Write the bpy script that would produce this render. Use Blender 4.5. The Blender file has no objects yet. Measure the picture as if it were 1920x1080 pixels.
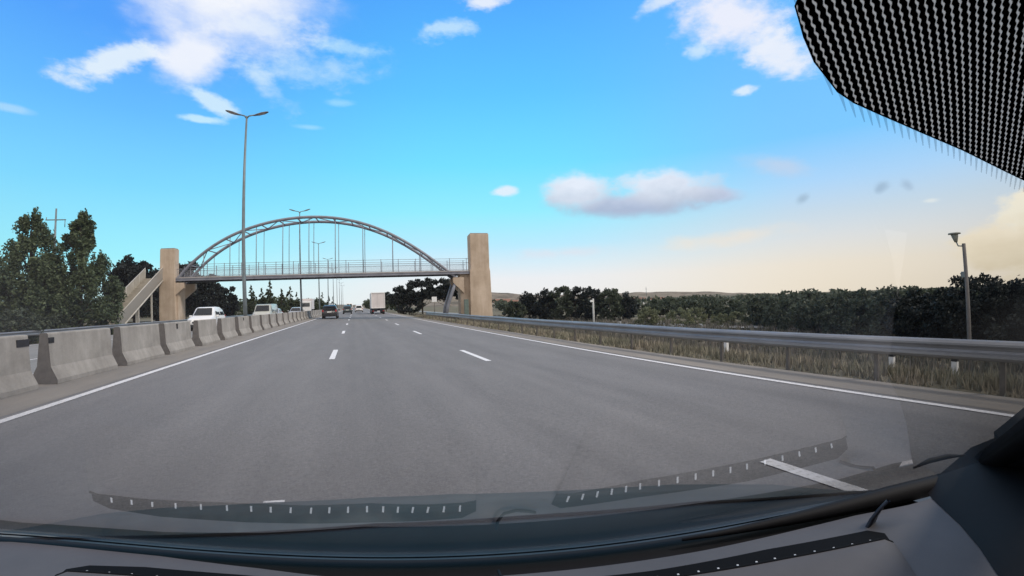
import bpy, math, random
import numpy as np
from mathutils import Vector, Matrix
from math import sin, cos, tan, pi, radians, sqrt, atan2

SC = bpy.context.scene
COL = SC.collection
R = radians
TILT = R(1.6)                      # crossfall of the carriageway
CT, ST = cos(TILT), sin(TILT)

def RT(x, y, z):                   # road frame -> world (road slopes down to the right)
    return (x*CT + z*ST, y, -x*ST + z*CT)

def lin(r, g, b):
    def f(c):
        c /= 255.0
        return c/12.92 if c <= 0.04045 else ((c+0.055)/1.055)**2.4
    return (f(r), f(g), f(b), 1.0)

# ------------------------------------------------------------------ camera
CAM = Vector((0.039, 0.0, 1.399))
cd = bpy.data.cameras.new('dash_camera')
cam = bpy.data.objects.new('dash_camera', cd)
COL.objects.link(cam)
cx = Vector((0.935776, -0.350774, -0.035787)); cz = Vector((-0.351875, -0.935524, -0.031277))
cy = cz.cross(cx)
m = Matrix((cx, cy, cz)).transposed().to_4x4(); m.translation = CAM
cam.matrix_world = m
cd.type = 'PANO'                   # a wide dashcam lens: about 130 degrees with barrel distortion
cd.sensor_width = 36.0
cd.sensor_fit = 'HORIZONTAL'
cd.clip_start = 0.005
cd.clip_end = 20000
SC.render.engine = 'CYCLES'
cc = cd.cycles if hasattr(cd, 'cycles') and not hasattr(cd, 'panorama_type') else cd
try:
    cc.panorama_type = 'FISHEYE_LENS_POLYNOMIAL'
except Exception:
    cc = cd.cycles
    cc.panorama_type = 'FISHEYE_LENS_POLYNOMIAL'
cc.fisheye_fov = R(180)
cc.fisheye_polynomial_k0 = 0.0
cc.fisheye_polynomial_k1 = -53.3333/810.3
cc.fisheye_polynomial_k2 = 0.0
cc.fisheye_polynomial_k3 = 0.1976*(0.053333**3)
cc.fisheye_polynomial_k4 = 0.0
SC.camera = cam

# ------------------------------------------------------------------ exposure
SC.view_settings.view_transform = 'Standard'
SC.view_settings.look = 'None'
SC.view_settings.gamma = 1.0
SC.view_settings.exposure = 0.16
SC.cycles.use_denoising = True
SC.cycles.max_bounces = 6
SC.cycles.transparent_max_bounces = 24
SC.cycles.sample_clamp_indirect = 5

# ------------------------------------------------------------------ sun
SUN_AZ, SUN_EL = R(122), R(46)      # azimuth from the driving direction towards the right
sd = bpy.data.lights.new('sun', 'SUN')
sd.energy = 2.2; sd.angle = R(10); sd.color = (1.0, 0.90, 0.79)
so = bpy.data.objects.new('sun', sd); COL.objects.link(so)
sdir = Vector((sin(SUN_AZ)*cos(SUN_EL), cos(SUN_AZ)*cos(SUN_EL), sin(SUN_EL)))
so.rotation_euler = sdir.to_track_quat('Z', 'Y').to_euler()

# ------------------------------------------------------------------ world: sky with clouds
W = bpy.data.worlds.new('World'); SC.world = W; W.use_nodes = True
nt = W.node_tree; nt.nodes.clear()
def N(t, **kw):
    n = nt.nodes.new(t)
    for k, v in kw.items(): setattr(n, k, v)
    return n
def sock(n, i, v):
    if v is None: return
    if isinstance(v, bpy.types.NodeSocket): nt.links.new(v, n.inputs[i])
    else: n.inputs[i].default_value = v
def M(op, a, b=None, c=None, clamp=False):
    n = N('ShaderNodeMath', operation=op, use_clamp=clamp)
    sock(n, 0, a); sock(n, 1, b); sock(n, 2, c)
    return n.outputs[0]
def MIXC(f, a, b):
    n = N('ShaderNodeMix', data_type='RGBA')
    sock(n, 0, f); sock(n, 6, a); sock(n, 7, b)
    return n.outputs[2]
STR = 0.1
def skyc(r, g, b):
    c = lin(r, g, b); return (c[0]/STR, c[1]/STR, c[2]/STR, 1)
tc = N('ShaderNodeTexCoord')
sep = N('ShaderNodeSeparateXYZ'); nt.links.new(tc.outputs['Generated'], sep.inputs[0])
az = M('MULTIPLY', M('ARCTAN2', sep.outputs[0], sep.outputs[1]), 180/pi)
el = M('MULTIPLY', M('ARCSINE', sep.outputs[2]), 180/pi)
nish = N('ShaderNodeTexSky', sky_type='NISHITA')
nish.sun_disc = False; nish.sun_elevation = SUN_EL; nish.sun_rotation = SUN_AZ
nish.dust_density = 2.0; nish.air_density = 1.0; nish.altitude = 50
def ramp(fac, pts):
    r = N('ShaderNodeValToRGB'); nt.links.new(fac, r.inputs[0])
    e = r.color_ramp.elements
    while len(e) < len(pts): e.new(0.5)
    for i, (p, c) in enumerate(pts):
        e[i].position = p; e[i].color = lin(*c)
    return r.outputs[0]
elf = M('DIVIDE', M('ADD', el, 2.0), 42.0, clamp=True)
def E(v): return (v+2)/42.0
left = ramp(elf, [(E(0), (225, 246, 250)), (E(4), (190, 243, 252)), (E(6), (160, 240, 252)), (E(14), (124, 214, 253)), (E(22), (100, 186, 253)), (E(30), (80, 160, 250)), (E(38), (72, 150, 246))])
mid = ramp(elf, [(E(0), (240, 238, 238)), (E(3), (236, 236, 240)), (E(7.5), (184, 232, 252)), (E(12), (146, 234, 253)), (E(18), (114, 221, 253)), (E(27), (94, 196, 253)), (E(38), (80, 170, 252))])
right = ramp(elf, [(E(-1), (244, 230, 210)), (E(3), (238, 226, 210)), (E(6), (222, 222, 222)), (E(9), (200, 216, 230)), (E(12.5), (172, 211, 246)), (E(18), (122, 198, 253)), (E(38), (92, 176, 252))])
s1 = N('ShaderNodeMapRange', interpolation_type='SMOOTHSTEP'); sock(s1, 0, az); sock(s1, 1, -28.0); sock(s1, 2, 14.0)
s2 = N('ShaderNodeMapRange', interpolation_type='SMOOTHSTEP'); sock(s2, 0, az); sock(s2, 1, 22.0); sock(s2, 2, 62.0)
grad = MIXC(s2.outputs[0], MIXC(s1.outputs[0], left, mid), right)
vm = N('ShaderNodeVectorMath', operation='SCALE'); nt.links.new(grad, vm.inputs[0]); vm.inputs[3].default_value = 1.10/STR
sky = MIXC(0.90, nish.outputs[0], vm.outputs[0])
# cloud noise, in direction space
def noise(scale, detail, rough, stretch=(1, 1, 2.2), off=0.0):
    mp = N('ShaderNodeMapping'); nt.links.new(tc.outputs['Generated'], mp.inputs[0])
    mp.inputs['Scale'].default_value = stretch; mp.inputs['Location'].default_value = (off, off*.7, off*1.3)
    n = N('ShaderNodeTexNoise'); nt.links.new(mp.outputs[0], n.inputs['Vector'])
    n.inputs['Scale'].default_value = scale; n.inputs['Detail'].default_value = detail; n.inputs['Roughness'].default_value = rough
    return n.outputs[0]
nzA = M('SUBTRACT', noise(5.0, 8, 0.62), 0.5)
nzB = M('SUBTRACT', noise(17.0, 8, 0.6, (1, 1, 1.8), 3.1), 0.5)
nz = M('ADD', M('MULTIPLY', nzA, 2.2), M('MULTIPLY', nzB, 1.3))
def cloud(prev, a0, e0, ra, re, rot, col, hard=2.0, amt=0.8, opac=1.0, shade=None, band=None):
    da = M('SUBTRACT', az, a0); de = M('SUBTRACT', el, e0)
    c_, s_ = cos(R(rot)), sin(R(rot))
    u = M('DIVIDE', M('ADD', M('MULTIPLY', da, c_), M('MULTIPLY', de, s_)), ra)
    v = M('DIVIDE', M('SUBTRACT', M('MULTIPLY', de, c_), M('MULTIPLY', da, s_)), re)
    d = M('SQRT', M('ADD', M('MULTIPLY', u, u), M('MULTIPLY', v, v)))
    k = M('MULTIPLY', M('ADD', M('SUBTRACT', 1.0, d), M('MULTIPLY', nz, amt)), hard, clamp=True)
    mr = N('ShaderNodeMapRange', interpolation_type='SMOOTHSTEP'); sock(mr, 0, k)
    f = M('MULTIPLY', mr.outputs[0], opac)
    c = skyc(*col)
    if band:                                    # shaded base below a lit top
        c = MIXC(M('ADD', M('DIVIDE', M('SUBTRACT', band[0], el), band[1]), M('ADD', M('MULTIPLY', nzB, 1.0), M('MULTIPLY', nzA, .8)), clamp=True), c, skyc(*shade))
    elif shade:
        c = MIXC(M('ADD', M('MULTIPLY', v, -0.6), M('ADD', 0.45, M('MULTIPLY', nzB, 1.2)), clamp=True), c, skyc(*shade))
    return MIXC(f, prev, c)
CL = [
 # az, el, ra, re, rot, colour, hardness, noise, opacity, shade
 (-19, 38, 21, 14.5, -5, (226, 238, 253), .8, .5, .5, None),
 (-19.5, 38, 17.5, 12.0, -5, (250, 249, 253), 1.2, .32, .98, None),
 (-8, 29, 13, 2.6, 8, (205, 232, 252), .8, 1.6, .55, None),
 (-29, 26.3, 5.5, 2.0, 28, (232, 242, 252), 1.6, 1.1, .9, None),
 (-20.8, 28.6, 5.6, 4.2, 20, (244, 245, 253), 1.3, .5, .9, None),
 (-13, 27.5, 6.5, 2.0, -32, (215, 236, 252), 1.0, 1.2, .6, None),
 (-18.3, 24.0, 3.4, 1.3, -20, (220, 240, 252), 1.4, 1.1, .8, None),
 (-19.0, 21.9, 3.0, .6, 0, (210, 240, 252), 1.8, .8, .8, None),
 (-12.0, 33.2, 10, 2.0, 0, (225, 236, 252), .9, 1.6, .6, None),
 (-37.5, 19.6, 2.5, .5, 0, (200, 230, 252), 1.2, .8, .5, None),
 (-1.5, 32, 5.5, 1.6, 0, (190, 228, 252), 1.0, 1.4, .6, None),
 (12, 35.0, 5.5, 1.5, 8, (205, 232, 252), 1.1, 1.6, .75, None),
 (18, 38.0, 4.5, 1.6, 0, (238, 242, 252), 1.4, 1.3, .9, None),
 (-2.5, 25.5, 2.2, .5, 0, (180, 228, 252), 1.0, .9, .5, None),
 (-6, 22.3, 2.5, .4, 0, (180, 228, 252), 1.0, .6, .5, None),
 (20.0, 14.5, 2.0, .75, 0, (232, 240, 252), 1.3, .9, .9, None),
 (36.5, 11.9, 12.5, 2.1, -2, (226, 228, 246), 1.5, .35, .92, (176, 184, 210), (16.0, 4.2)),
 (47.0, 12.4, 5.2, 1.3, -8, (222, 224, 244), 1.5, .45, .9, (180, 188, 212), (15.0, 4.0)),
 (29.8, 14.0, 5.4, 3.0, 0, (236, 238, 250), 1.7, .6, .93, (184, 196, 216), (15.2, 4.6)),
 (41.0, 13.6, 8.4, 3.1, -3, (236, 238, 250), 1.7, .6, .93, (182, 194, 214), (15.4, 4.6)),
 (55.5, 15.0, 5.5, 1.7, -14, (196, 212, 236), 1.1, .7, .75, None),
 (58.0, 10.6, 1.4, .9, 30, (160, 184, 206), 1.2, .8, .7, None),
 (66.6, 10.7, 1.6, .9, 35, (158, 182, 206), 1.2, .8, .7, None),
 (69.3, 10.6, 1.4, .9, -50, (160, 182, 206), 1.2, .8, .6, None),
 (71.3, 8.7, 1.3, .4, 0, (235, 240, 240), 1.2, .8, .8, None),
 (52, 33.0, 9.5, 6.0, -25, (240, 240, 252), 1.3, .8, .95, None),
 (58, 27.5, 6.5, 3.4, -18, (236, 240, 252), 1.3, 1.0, .95, None),
 (52.5, 24.2, 2.3, .8, 0, (225, 238, 252), 1.6, 1.0, .9, None),
 (48, 29.5, 2.2, 1.3, 0, (215, 236, 252), 1.2, 1.1, .7, None),
 (45, 36.5, 5, 1.6, 20, (225, 236, 252), 1.1, 1.3, .8, None),
 (28, 6.2, 9, 1.2, 0, (240, 222, 228), .9, .8, .5, None),
 (50, 6.8, 10, 1.3, 4, (246, 230, 212), .9, .9, .6, None),
 (82, 4.4, 7.5, 5.0, 25, (255, 246, 226), 3.5, .55, .97, (236, 218, 188)),
 (76.5, 3.2, 5.5, 2.8, 0, (252, 238, 214), 2.8, .5, .95, (232, 216, 188)),
]
cur = sky
for c in CL: cur = cloud(cur, *c)
# warm overcast added behind the car and overhead, out of view, as fill light
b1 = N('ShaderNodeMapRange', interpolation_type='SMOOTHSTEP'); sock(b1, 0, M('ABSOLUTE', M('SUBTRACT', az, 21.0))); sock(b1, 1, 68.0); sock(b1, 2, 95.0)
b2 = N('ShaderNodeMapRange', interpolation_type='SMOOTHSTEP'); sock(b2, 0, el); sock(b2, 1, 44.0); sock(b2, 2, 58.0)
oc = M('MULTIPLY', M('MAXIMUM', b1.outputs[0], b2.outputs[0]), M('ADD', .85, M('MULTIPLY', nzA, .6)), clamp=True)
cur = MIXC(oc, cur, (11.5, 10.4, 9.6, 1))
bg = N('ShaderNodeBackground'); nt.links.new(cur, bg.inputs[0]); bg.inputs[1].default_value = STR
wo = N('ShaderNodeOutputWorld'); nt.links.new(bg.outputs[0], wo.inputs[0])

# ------------------------------------------------------------------ materials
class Mat:
    """small node-building helper"""
    def __init__(s, name, rough=0.8, spec=0.3, metal=0.0):
        s.m = bpy.data.materials.new(name); s.m.use_nodes = True
        s.t = s.m.node_tree; s.b = s.t.nodes['Principled BSDF']
        s.b.inputs['Roughness'].default_value = rough
        s.b.inputs['Specular IOR Level'].default_value = spec
        s.b.inputs['Metallic'].default_value = metal
    def n(s, t, **kw):
        n = s.t.nodes.new(t)
        for k, v in kw.items(): setattr(n, k, v)
        return n
    def set(s, n, i, v):
        if isinstance(v, bpy.types.NodeSocket): s.t.links.new(v, n.inputs[i])
        else: n.inputs[i].default_value = v
    def coord(s, scale=(1, 1, 1)):
        c = s.n('ShaderNodeTexCoord'); mp = s.n('ShaderNodeMapping'); s.t.links.new(c.outputs['Object'], mp.inputs[0])
        mp.inputs['Scale'].default_value = scale; return mp.outputs[0]
    def noise(s, scale, detail=6, rough=.6, stretch=(1, 1, 1)):
        n = s.n('ShaderNodeTexNoise'); s.t.links.new(s.coord(stretch), n.inputs['Vector'])
        n.inputs['Scale'].default_value = scale; n.inputs['Detail'].default_value = detail; n.inputs['Roughness'].default_value = rough
        return n.outputs[0]
    def ramp(s, f, pts):
        r = s.n('ShaderNodeValToRGB'); s.t.links.new(f, r.inputs[0]); e = r.color_ramp.elements
        while len(e) < len(pts): e.new(.5)
        for i, (p, c) in enumerate(pts): e[i].position = p; e[i].color = (*c, 1)
        return r.outputs[0]
    def mix(s, f, a, b, bt='MIX'):
        n = s.n('ShaderNodeMix', data_type='RGBA', blend_type=bt)
        s.set(n, 0, f); s.set(n, 6, a if not isinstance(a, tuple) else (*a[:3], 1)); s.set(n, 7, b if not isinstance(b, tuple) else (*b[:3], 1))
        return n.outputs[2]
    def math(s, op, a, b=0.0, clamp=False):
        n = s.n('ShaderNodeMath', operation=op, use_clamp=clamp); s.set(n, 0, a); s.set(n, 1, b); return n.outputs[0]
    def color(s, v): s.set(s.b, 'Base Color', v if isinstance(v, bpy.types.NodeSocket) else (*v[:3], 1)); return s
    def bump(s, h, strength=.3, dist=.02):
        b = s.n('ShaderNodeBump'); b.inputs['Strength'].default_value = strength; b.inputs['Distance'].default_value = dist
        s.t.links.new(h, b.inputs['Height']); s.t.links.new(b.outputs[0], s.b.inputs['Normal']); return s

def plain(name, col, rough=.7, spec=.3, metal=0, vary=.15, scale=3.0):
    s = Mat(name, rough, spec, metal)
    f = s.noise(scale, 5, .6)
    lo = tuple(c*(1-vary) for c in col[:3]); hi = tuple(min(1, c*(1+vary)) for c in col[:3])
    s.color(s.ramp(f, [(.3, lo), (.7, hi)])); return s.m

def asphalt(name, base, tint=(1, .985, 1.0)):
    s = Mat(name, .85, .25)
    fine = s.noise(95, 4, .75); med = s.noise(2.2, 6, .6, (1, .25, 1)); big = s.noise(.35, 5, .6, (1.6, .12, 1))
    lanes = s.noise(1.1, 3, .5, (1, .015, 1))
    c = s.ramp(fine, [(.32, tuple(base*.72*t for t in tint)), (.5, tuple(base*t for t in tint)), (.72, tuple(base*1.42*t for t in tint))])
    c = s.mix(.55, c, s.ramp(med, [(.3, (.84, .84, .84)), (.7, (1.12, 1.11, 1.1))]), 'MULTIPLY')
    c = s.mix(.6, c, s.ramp(big, [(.3, (.86, .86, .87)), (.7, (1.1, 1.1, 1.09))]), 'MULTIPLY')
    c = s.mix(.6, c, s.ramp(lanes, [(.35, (.86, .86, .86)), (.65, (1.1, 1.1, 1.1))]), 'MULTIPLY')
    mid_ = s.noise(24, 5, .8)
    c = s.mix(.7, c, s.ramp(mid_, [(.36, (.74, .74, .75)), (.5, (1, 1, 1)), (.66, (1.22, 1.21, 1.2))]), 'MULTIPLY')
    s.color(c); s.bump(fine, .5, .006); return s.m

M_ROAD = asphalt('asphalt', .176, (1, .955, .95))
M_ROAD2 = asphalt('asphalt_pale', .24, (1, .98, .95))
s = Mat('dusty_shoulder', .95, .1)
f = s.noise(1.4, 8, .65, (1.5, .35, 1)); g = s.noise(60, 4, .7)
c = s.ramp(f, [(.3, (.20, .185, .17)), (.55, (.25, .225, .20)), (.75, (.29, .26, .225))])
s.color(s.mix(.4, c, s.ramp(g, [(.3, (.7, .7, .7)), (.7, (1.3, 1.3, 1.3))]), 'MULTIPLY')); s.bump(g, .4, .01); M_DUST = s.m
s = Mat('marking_paint', .7, .3)
f = s.noise(26, 6, .7); s.color(s.ramp(f, [(.34, (.40, .39, .39)), (.46, (.68, .66, .66)), (.7, (.80, .78, .79))])); M_PAINT = s.m
s = Mat('barrier_concrete', .9, .15)
f = s.noise(1.3, 8, .65); g = s.noise(30, 5, .7); st = s.noise(5, 5, .6, (1, 1, .12))
c = s.ramp(f, [(.3, (.25, .225, .20)), (.5, (.33, .30, .27)), (.7, (.40, .365, .33))])
c = s.mix(.6, c, s.ramp(st, [(.35, (.78, .77, .75)), (.6, (1.06, 1.06, 1.05))]), 'MULTIPLY')
c = s.mix(.4, c, s.ramp(g, [(.3, (.78, .78, .78)), (.7, (1.18, 1.18, 1.18))]), 'MULTIPLY')
s.color(c); s.bump(g, .35, .01); M_CONC = s.m
M_CONC_END = plain('barrier_end_dark', (.13, .12, .115), .95, .1, 0, .25, 6)  # darker tone for the near end of each block
M_SLOT = plain('dark_recess', (.02, .02, .022), .9, .1)
s = Mat('galvanised_steel', .5, .5, .45)
f = s.noise(3, 6, .6, (1, .25, 1)); s.color(s.ramp(f, [(.3, (.19, .19, .20)), (.7, (.32, .32, .33))]))
s.set(s.b, 'Roughness', s.ramp(s.noise(7, 4, .6), [(.3, (.35,)*3), (.7, (.6,)*3)])); M_GALV = s.m
M_POST = plain('weathered_post', (.13, .115, .10), .7, .3, .2, .25, 8)
M_LAMP = plain('lamp_post_grey', (.17, .20, .215), .5, .4, .3, .2, 2)
M_LAMPH = plain('lamp_head_grey', (.15, .14, .15), .5, .4, .2, .1, 2)
M_LENS = plain('lamp_lens', (.35, .32, .33), .2, .6, 0, .05, 2)
s = Mat('tower_render', .92, .12)
f = s.noise(.55, 8, .62); st = s.noise(2.4, 6, .6, (1, 1, .10)); g = s.noise(14, 5, .65)
c = s.ramp(f, [(.3, (.41, .32, .24)), (.5, (.50, .40, .31)), (.7, (.57, .465, .375))])
c = s.mix(.55, c, s.ramp(st, [(.35, (.78, .76, .74)), (.62, (1.08, 1.08, 1.07))]), 'MULTIPLY')
c = s.mix(.3, c, s.ramp(g, [(.3, (.82, .82, .82)), (.7, (1.12, 1.12, 1.12))]), 'MULTIPLY')
s.color(c); s.bump(g, .2, .02); M_TOWER = s.m
M_CAP = plain('tower_cap', (.26, .22, .20), .9, .1, 0, .15, 2)
M_BRIDGE = plain('bridge_steel', (.22, .225, .26), .55, .35, .2, .18, 1.2)
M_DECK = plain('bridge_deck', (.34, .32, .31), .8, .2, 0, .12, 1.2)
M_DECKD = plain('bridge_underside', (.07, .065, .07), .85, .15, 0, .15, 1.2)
M_STAIR = plain('stair_panel', (.36, .33, .28), .8, .2, 0, .15, 1.5)
M_RAILW = plain('handrail_pale', (.50, .47, .42), .6, .3, 0, .1, 2)
def leafmat(name, a, b, warm=None):
    s = Mat(name, .65, .25)
    g = s.n('ShaderNodeNewGeometry')
    f = s.noise(.55, 4, .6)
    c = s.ramp(g.outputs['Random Per Island'], [(0, a), (.5, tuple((p+q)/2 for p, q in zip(a, b))), (1, b)])
    c = s.mix(.55, c, s.ramp(f, [(.3, (.62, .66, .7)), (.7, (1.35, 1.3, 1.15))]), 'MULTIPLY')
    s.color(c)
    tr = s.n('ShaderNodeBsdfTranslucent'); s.t.links.new(c, tr.inputs[0])
    ad = s.n('ShaderNodeMixShader'); ad.inputs[0].default_value = .22
    s.t.links.new(s.b.outputs[0], ad.inputs[1]); s.t.links.new(tr.outputs[0], ad.inputs[2])
    s.t.links.new(ad.outputs[0], s.t.nodes['Material Output'].inputs[0])
    return s.m
M_LEAF = leafmat('poplar_leaves', (.034, .052, .026), (.125, .155, .085))
M_PINE = leafmat('pine_needles', (.010, .014, .014), (.028, .034, .030))
M_CON = leafmat('conifer_needles', (.030, .042, .022), (.075, .090, .048))
M_DARK = leafmat('dark_grove_leaves', (.036, .048, .034), (.095, .112, .075))
M_SHRUB = leafmat('pale_shrub_leaves', (.10, .115, .065), (.21, .22, .13))
M_BARK = plain('bark', (.075, .062, .05), .95, .1, 0, .3, 5)
s = Mat('dry_ground', .95, .08)
f = s.noise(.05, 8, .6); g = s.noise(1.5, 8, .65)
c = s.ramp(f, [(.35, (.12, .11, .08)), (.5, (.16, .14, .105)), (.65, (.085, .09, .055))])
s.color(s.mix(.6, c, s.ramp(g, [(.3, (.6, .62, .6)), (.7, (1.35, 1.3, 1.25))]), 'MULTIPLY')); s.bump(g, .4, .1); M_GROUND = s.m
s = Mat('far_hill', .95, .05)
f = s.noise(.006, 9, .65, (1, 1, 3)); g = s.noise(.03, 6, .6)
c = s.ramp(f, [(.35, (.12, .105, .085)), (.5, (.22, .185, .15)), (.65, (.13, .125, .095))])
s.color(s.mix(.6, c, s.ramp(g, [(.35, (.7, .7, .7)), (.65, (1.25, 1.25, 1.25))]), 'MULTIPLY')); M_HILL = s.m
def grassmat(name, a, b):
    s = Mat(name, .85, .1); g = s.n('ShaderNodeNewGeometry')
    c = s.ramp(g.outputs['Random Per Island'], [(0, a), (1, b)])
    f = s.noise(.5, 5, .6)
    s.color(s.mix(.7, c, s.ramp(f, [(.35, (.6, .68, .55)), (.65, (1.25, 1.15, 1.1))]), 'MULTIPLY')); return s.m
M_GRASS = grassmat('dry_grass', (.14, .13, .095), (.42, .38, .31))
M_WEED = grassmat('grey_weeds', (.07, .072, .06), (.24, .22, .20))
def paint(name, col, rough=.3):
    s = Mat(name, rough, .5); s.color(col); s.b.inputs['Coat Weight'].default_value = .4; s.b.inputs['Coat Roughness'].default_value = .1
    f = s.noise(2.5, 5, .6); s.set(s.b, 'Roughness', s.ramp(f, [(.3, (rough*.8,)*3), (.7, (rough*1.5,)*3)])); return s.m
M_WHITE = paint('white_paint', (.72, .71, .70)); M_BLACK = paint('black_paint', (.018, .017, .02))
M_SILV = paint('silver_paint', (.36, .36, .36)); M_TEAL = paint('dark_green_paint', (.035, .06, .065)); M_BEIGE = paint('pale_grey_paint', (.42, .43, .40))
M_GLS = Mat('car_window_glass', .08, .8).color((.03, .035, .04)).m
M_TYRE = plain('tyre_rubber', (.025, .025, .025), .85, .2)
M_RIM = plain('wheel_rim', (.35, .35, .36), .4, .5, .6)
M_HEADL = Mat('headlight_glass', .1, .7).color((.55, .56, .58)).m
M_TAIL = Mat('taillight_red', .2, .6).color((.35, .02, .02)).m
M_PLATE = plain('number_plate', (.72, .72, .70), .5, .3, 0, .03)
M_TRIM = plain('black_trim', (.02, .02, .022), .6, .3)
M_BOX = plain('trailer_panel', (.62, .57, .56), .55, .35, 0, .08, .7)
M_BOXF = plain('trailer_frame', (.72, .70, .68), .5, .35, 0, .05)
M_CAB = paint('cab_blue', (.06, .09, .18))
M_SIGN = plain('sign_white', (.75, .75, .75), .5, .3, 0, .05)
M_WALL = plain('house_wall', (.55, .52, .48), .9, .1, 0, .15, .4)
M_ROOF = plain('house_roof', (.22, .13, .10), .9, .1, 0, .2, .6)
# interior
s = Mat('dashboard_plastic', .62, .35)
g = s.noise(420, 3, .6); s.color(s.ramp(s.noise(6, 4, .6), [(.3, (.070, .067, .073)), (.7, (.090, .086, .092))])); s.bump(g, .25, .0006); M_DASH = s.m
M_BLK = plain('soft_black', (.006, .006, .008), .7, .2, 0, .1, 10)
M_FRIT = plain('frit_black', (.012, .014, .020), .45, .35, 0, .25, 14)
M_PILL = plain('pillar_plastic', (.020, .024, .037), .6, .3, 0, .15, 8)
M_SHELL = plain('cabin_lining', (.05, .05, .055), .9, .1, 0, .1, 4)
M_VENT = plain('vent_black', (.004, .004, .005), .8, .1, 0, .1, 10)
M_RIB = plain('vent_rib', (.5, .5, .51), .5, .4, 0, .1, 10)

# ------------------------------------------------------------------ mesh helpers
class MB:
    def __init__(s): s.v = []; s.f = []; s.sm = []
    def add(s, vs, fs, smooth=False):
        o = len(s.v); s.v += [tuple(v) for v in vs]
        for f in fs: s.f.append(tuple(i+o for i in f)); s.sm.append(smooth)
        return s
    def box(s, c, d, rz=0.0, rx=0.0, ry=0.0):
        x, y, z = d[0]/2, d[1]/2, d[2]/2
        mt = Matrix.Rotation(rz, 3, 'Z') @ Matrix.Rotation(ry, 3, 'Y') @ Matrix.Rotation(rx, 3, 'X')
        vs = [Vector(c) + mt @ Vector(p) for p in ((-x,-y,-z),(x,-y,-z),(x,y,-z),(-x,y,-z),(-x,-y,z),(x,-y,z),(x,y,z),(-x,y,z))]
        return s.add(vs, [(0,3,2,1),(4,5,6,7),(0,1,5,4),(1,2,6,5),(2,3,7,6),(3,0,4,7)])
    def tube(s, pts, rad, n=10, caps=True, smooth=True):
        pts = [Vector(p) for p in pts]
        rs = rad if isinstance(rad, (list, tuple)) else [rad]*len(pts)
        vs = []; fs = []; up = None
        for i, p in enumerate(pts):
            d = (pts[min(i+1, len(pts)-1)] - pts[max(i-1, 0)]).normalized()
            if up is None:
                up = Vector((0, 0, 1)) if abs(d.z) < .9 else Vector((0, 1, 0))
            a = d.cross(up).normalized(); b = a.cross(d).normalized(); up = b
            for k in range(n):
                t = 2*pi*k/n; vs.append(p + (a*cos(t) + b*sin(t))*rs[i])
        for i in range(len(pts)-1):
            for k in range(n):
                k2 = (k+1) % n; fs.append((i*n+k, i*n+k2, (i+1)*n+k2, (i+1)*n+k))
        if caps: fs.append(tuple(range(n-1, -1, -1))); fs.append(tuple(range((len(pts)-1)*n, len(pts)*n)))
        return s.add(vs, fs, smooth)
    def sweep(s, prof, y0, y1, closed=True, fn=None):
        """extrude an (x,z) outline from y0 to y1"""
        n = len(prof); vs = [(x, y0, z) for x, z in prof] + [(x, y1, z) for x, z in prof]
        if fn: vs = [fn(*v) for v in vs]
        fs = [(i, (i+1) % n, n+(i+1) % n, n+i) for i in range(n if closed else n-1)]
        if closed: fs += [tuple(range(n-1, -1, -1)), tuple(range(n, 2*n))]
        return s.add(vs, fs)
    def build(s, name, mat, parent=None, loc=None, bevel=0.0):
        me = bpy.data.meshes.new(name); me.from_pydata(s.v, [], s.f); me.update()
        if any(s.sm): me.polygons.foreach_set('use_smooth', s.sm)
        mats = mat if isinstance(mat, (list, tuple)) else [mat]
        for mm in mats: me.materials.append(mm)
        o = bpy.data.objects.new(name, me); COL.objects.link(o)
        if parent is not None: o.parent = parent
        if loc is not None: o.location = loc
        if bevel:
            b = o.modifiers.new('bevel', 'BEVEL'); b.width = bevel; b.segments = 2; b.limit_method = 'ANGLE'
        return o

def tag(o, label=None, cat=None, group=None, kind=None):
    if label: o['label'] = label
    if cat: o['category'] = cat
    if group: o['group'] = group
    if kind: o['kind'] = kind
    return o
def thing(name, label, cat, loc=(0, 0, 0), rz=0.0, group=None):
    o = bpy.data.objects.new(name, None); COL.objects.link(o); o.location = loc; o.rotation_euler = (0, 0, rz)
    o.empty_display_size = .3
    return tag(o, label, cat, group)
def dup(root, loc, rz=None, label=None, rot=None, scale=None):
    r = root.copy(); COL.objects.link(r); r.location = loc
    if rz is not None: r.rotation_euler = (0, 0, rz)
    if rot is not None: r.rotation_euler = rot
    if scale is not None: r.scale = scale
    if label: r['label'] = label
    for ch in list(root.children):
        c = ch.copy(); COL.objects.link(c); c.parent = r
        for g in list(ch.children):
            d = g.copy(); COL.objects.link(d); d.parent = c
    return r
def structure(o): o['kind'] = 'structure'; return o
rnd = random.Random(7)

# ------------------------------------------------------------------ terrain
def gz(x, y):
    if x > 7.9:
        zr = -.24
        if x < 9.0: z = zr - (x-7.9)*.03
        elif x < 15: z = zr - .033 - (x-9.0)*.21
        elif x < 60: z = -1.53 - (x-15)*.022
        else: z = -2.52 - (min(x, 1500)-60)*.018
    elif x > -6.6: z = -x*tan(TILT) - .035
    elif x > -18.9: z = .168 + (x+6.0)*.028 - .05
    elif x > -23: z = -.24 - (-18.9-x)*.03
    else: z = -.36
    return z
xs = [-4000, -1500, -600, -250, -120, -70, -45, -32, -23, -21, -18.9, -14, -10, -6.6, -3, 0, 3, 6, 7.9, 9, 10, 11.5, 13, 15, 18, 22, 27, 33, 40, 50, 60, 80, 110, 160, 240, 400, 700, 1100, 1500, 2500, 4000]
ys = [-300, -80, -20, -5] + [i*4 for i in range(0, 30)] + [120+i*12 for i in range(15)] + [300, 360, 450, 600, 900, 1400, 2200, 4000]
g = MB(); V = []
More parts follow.
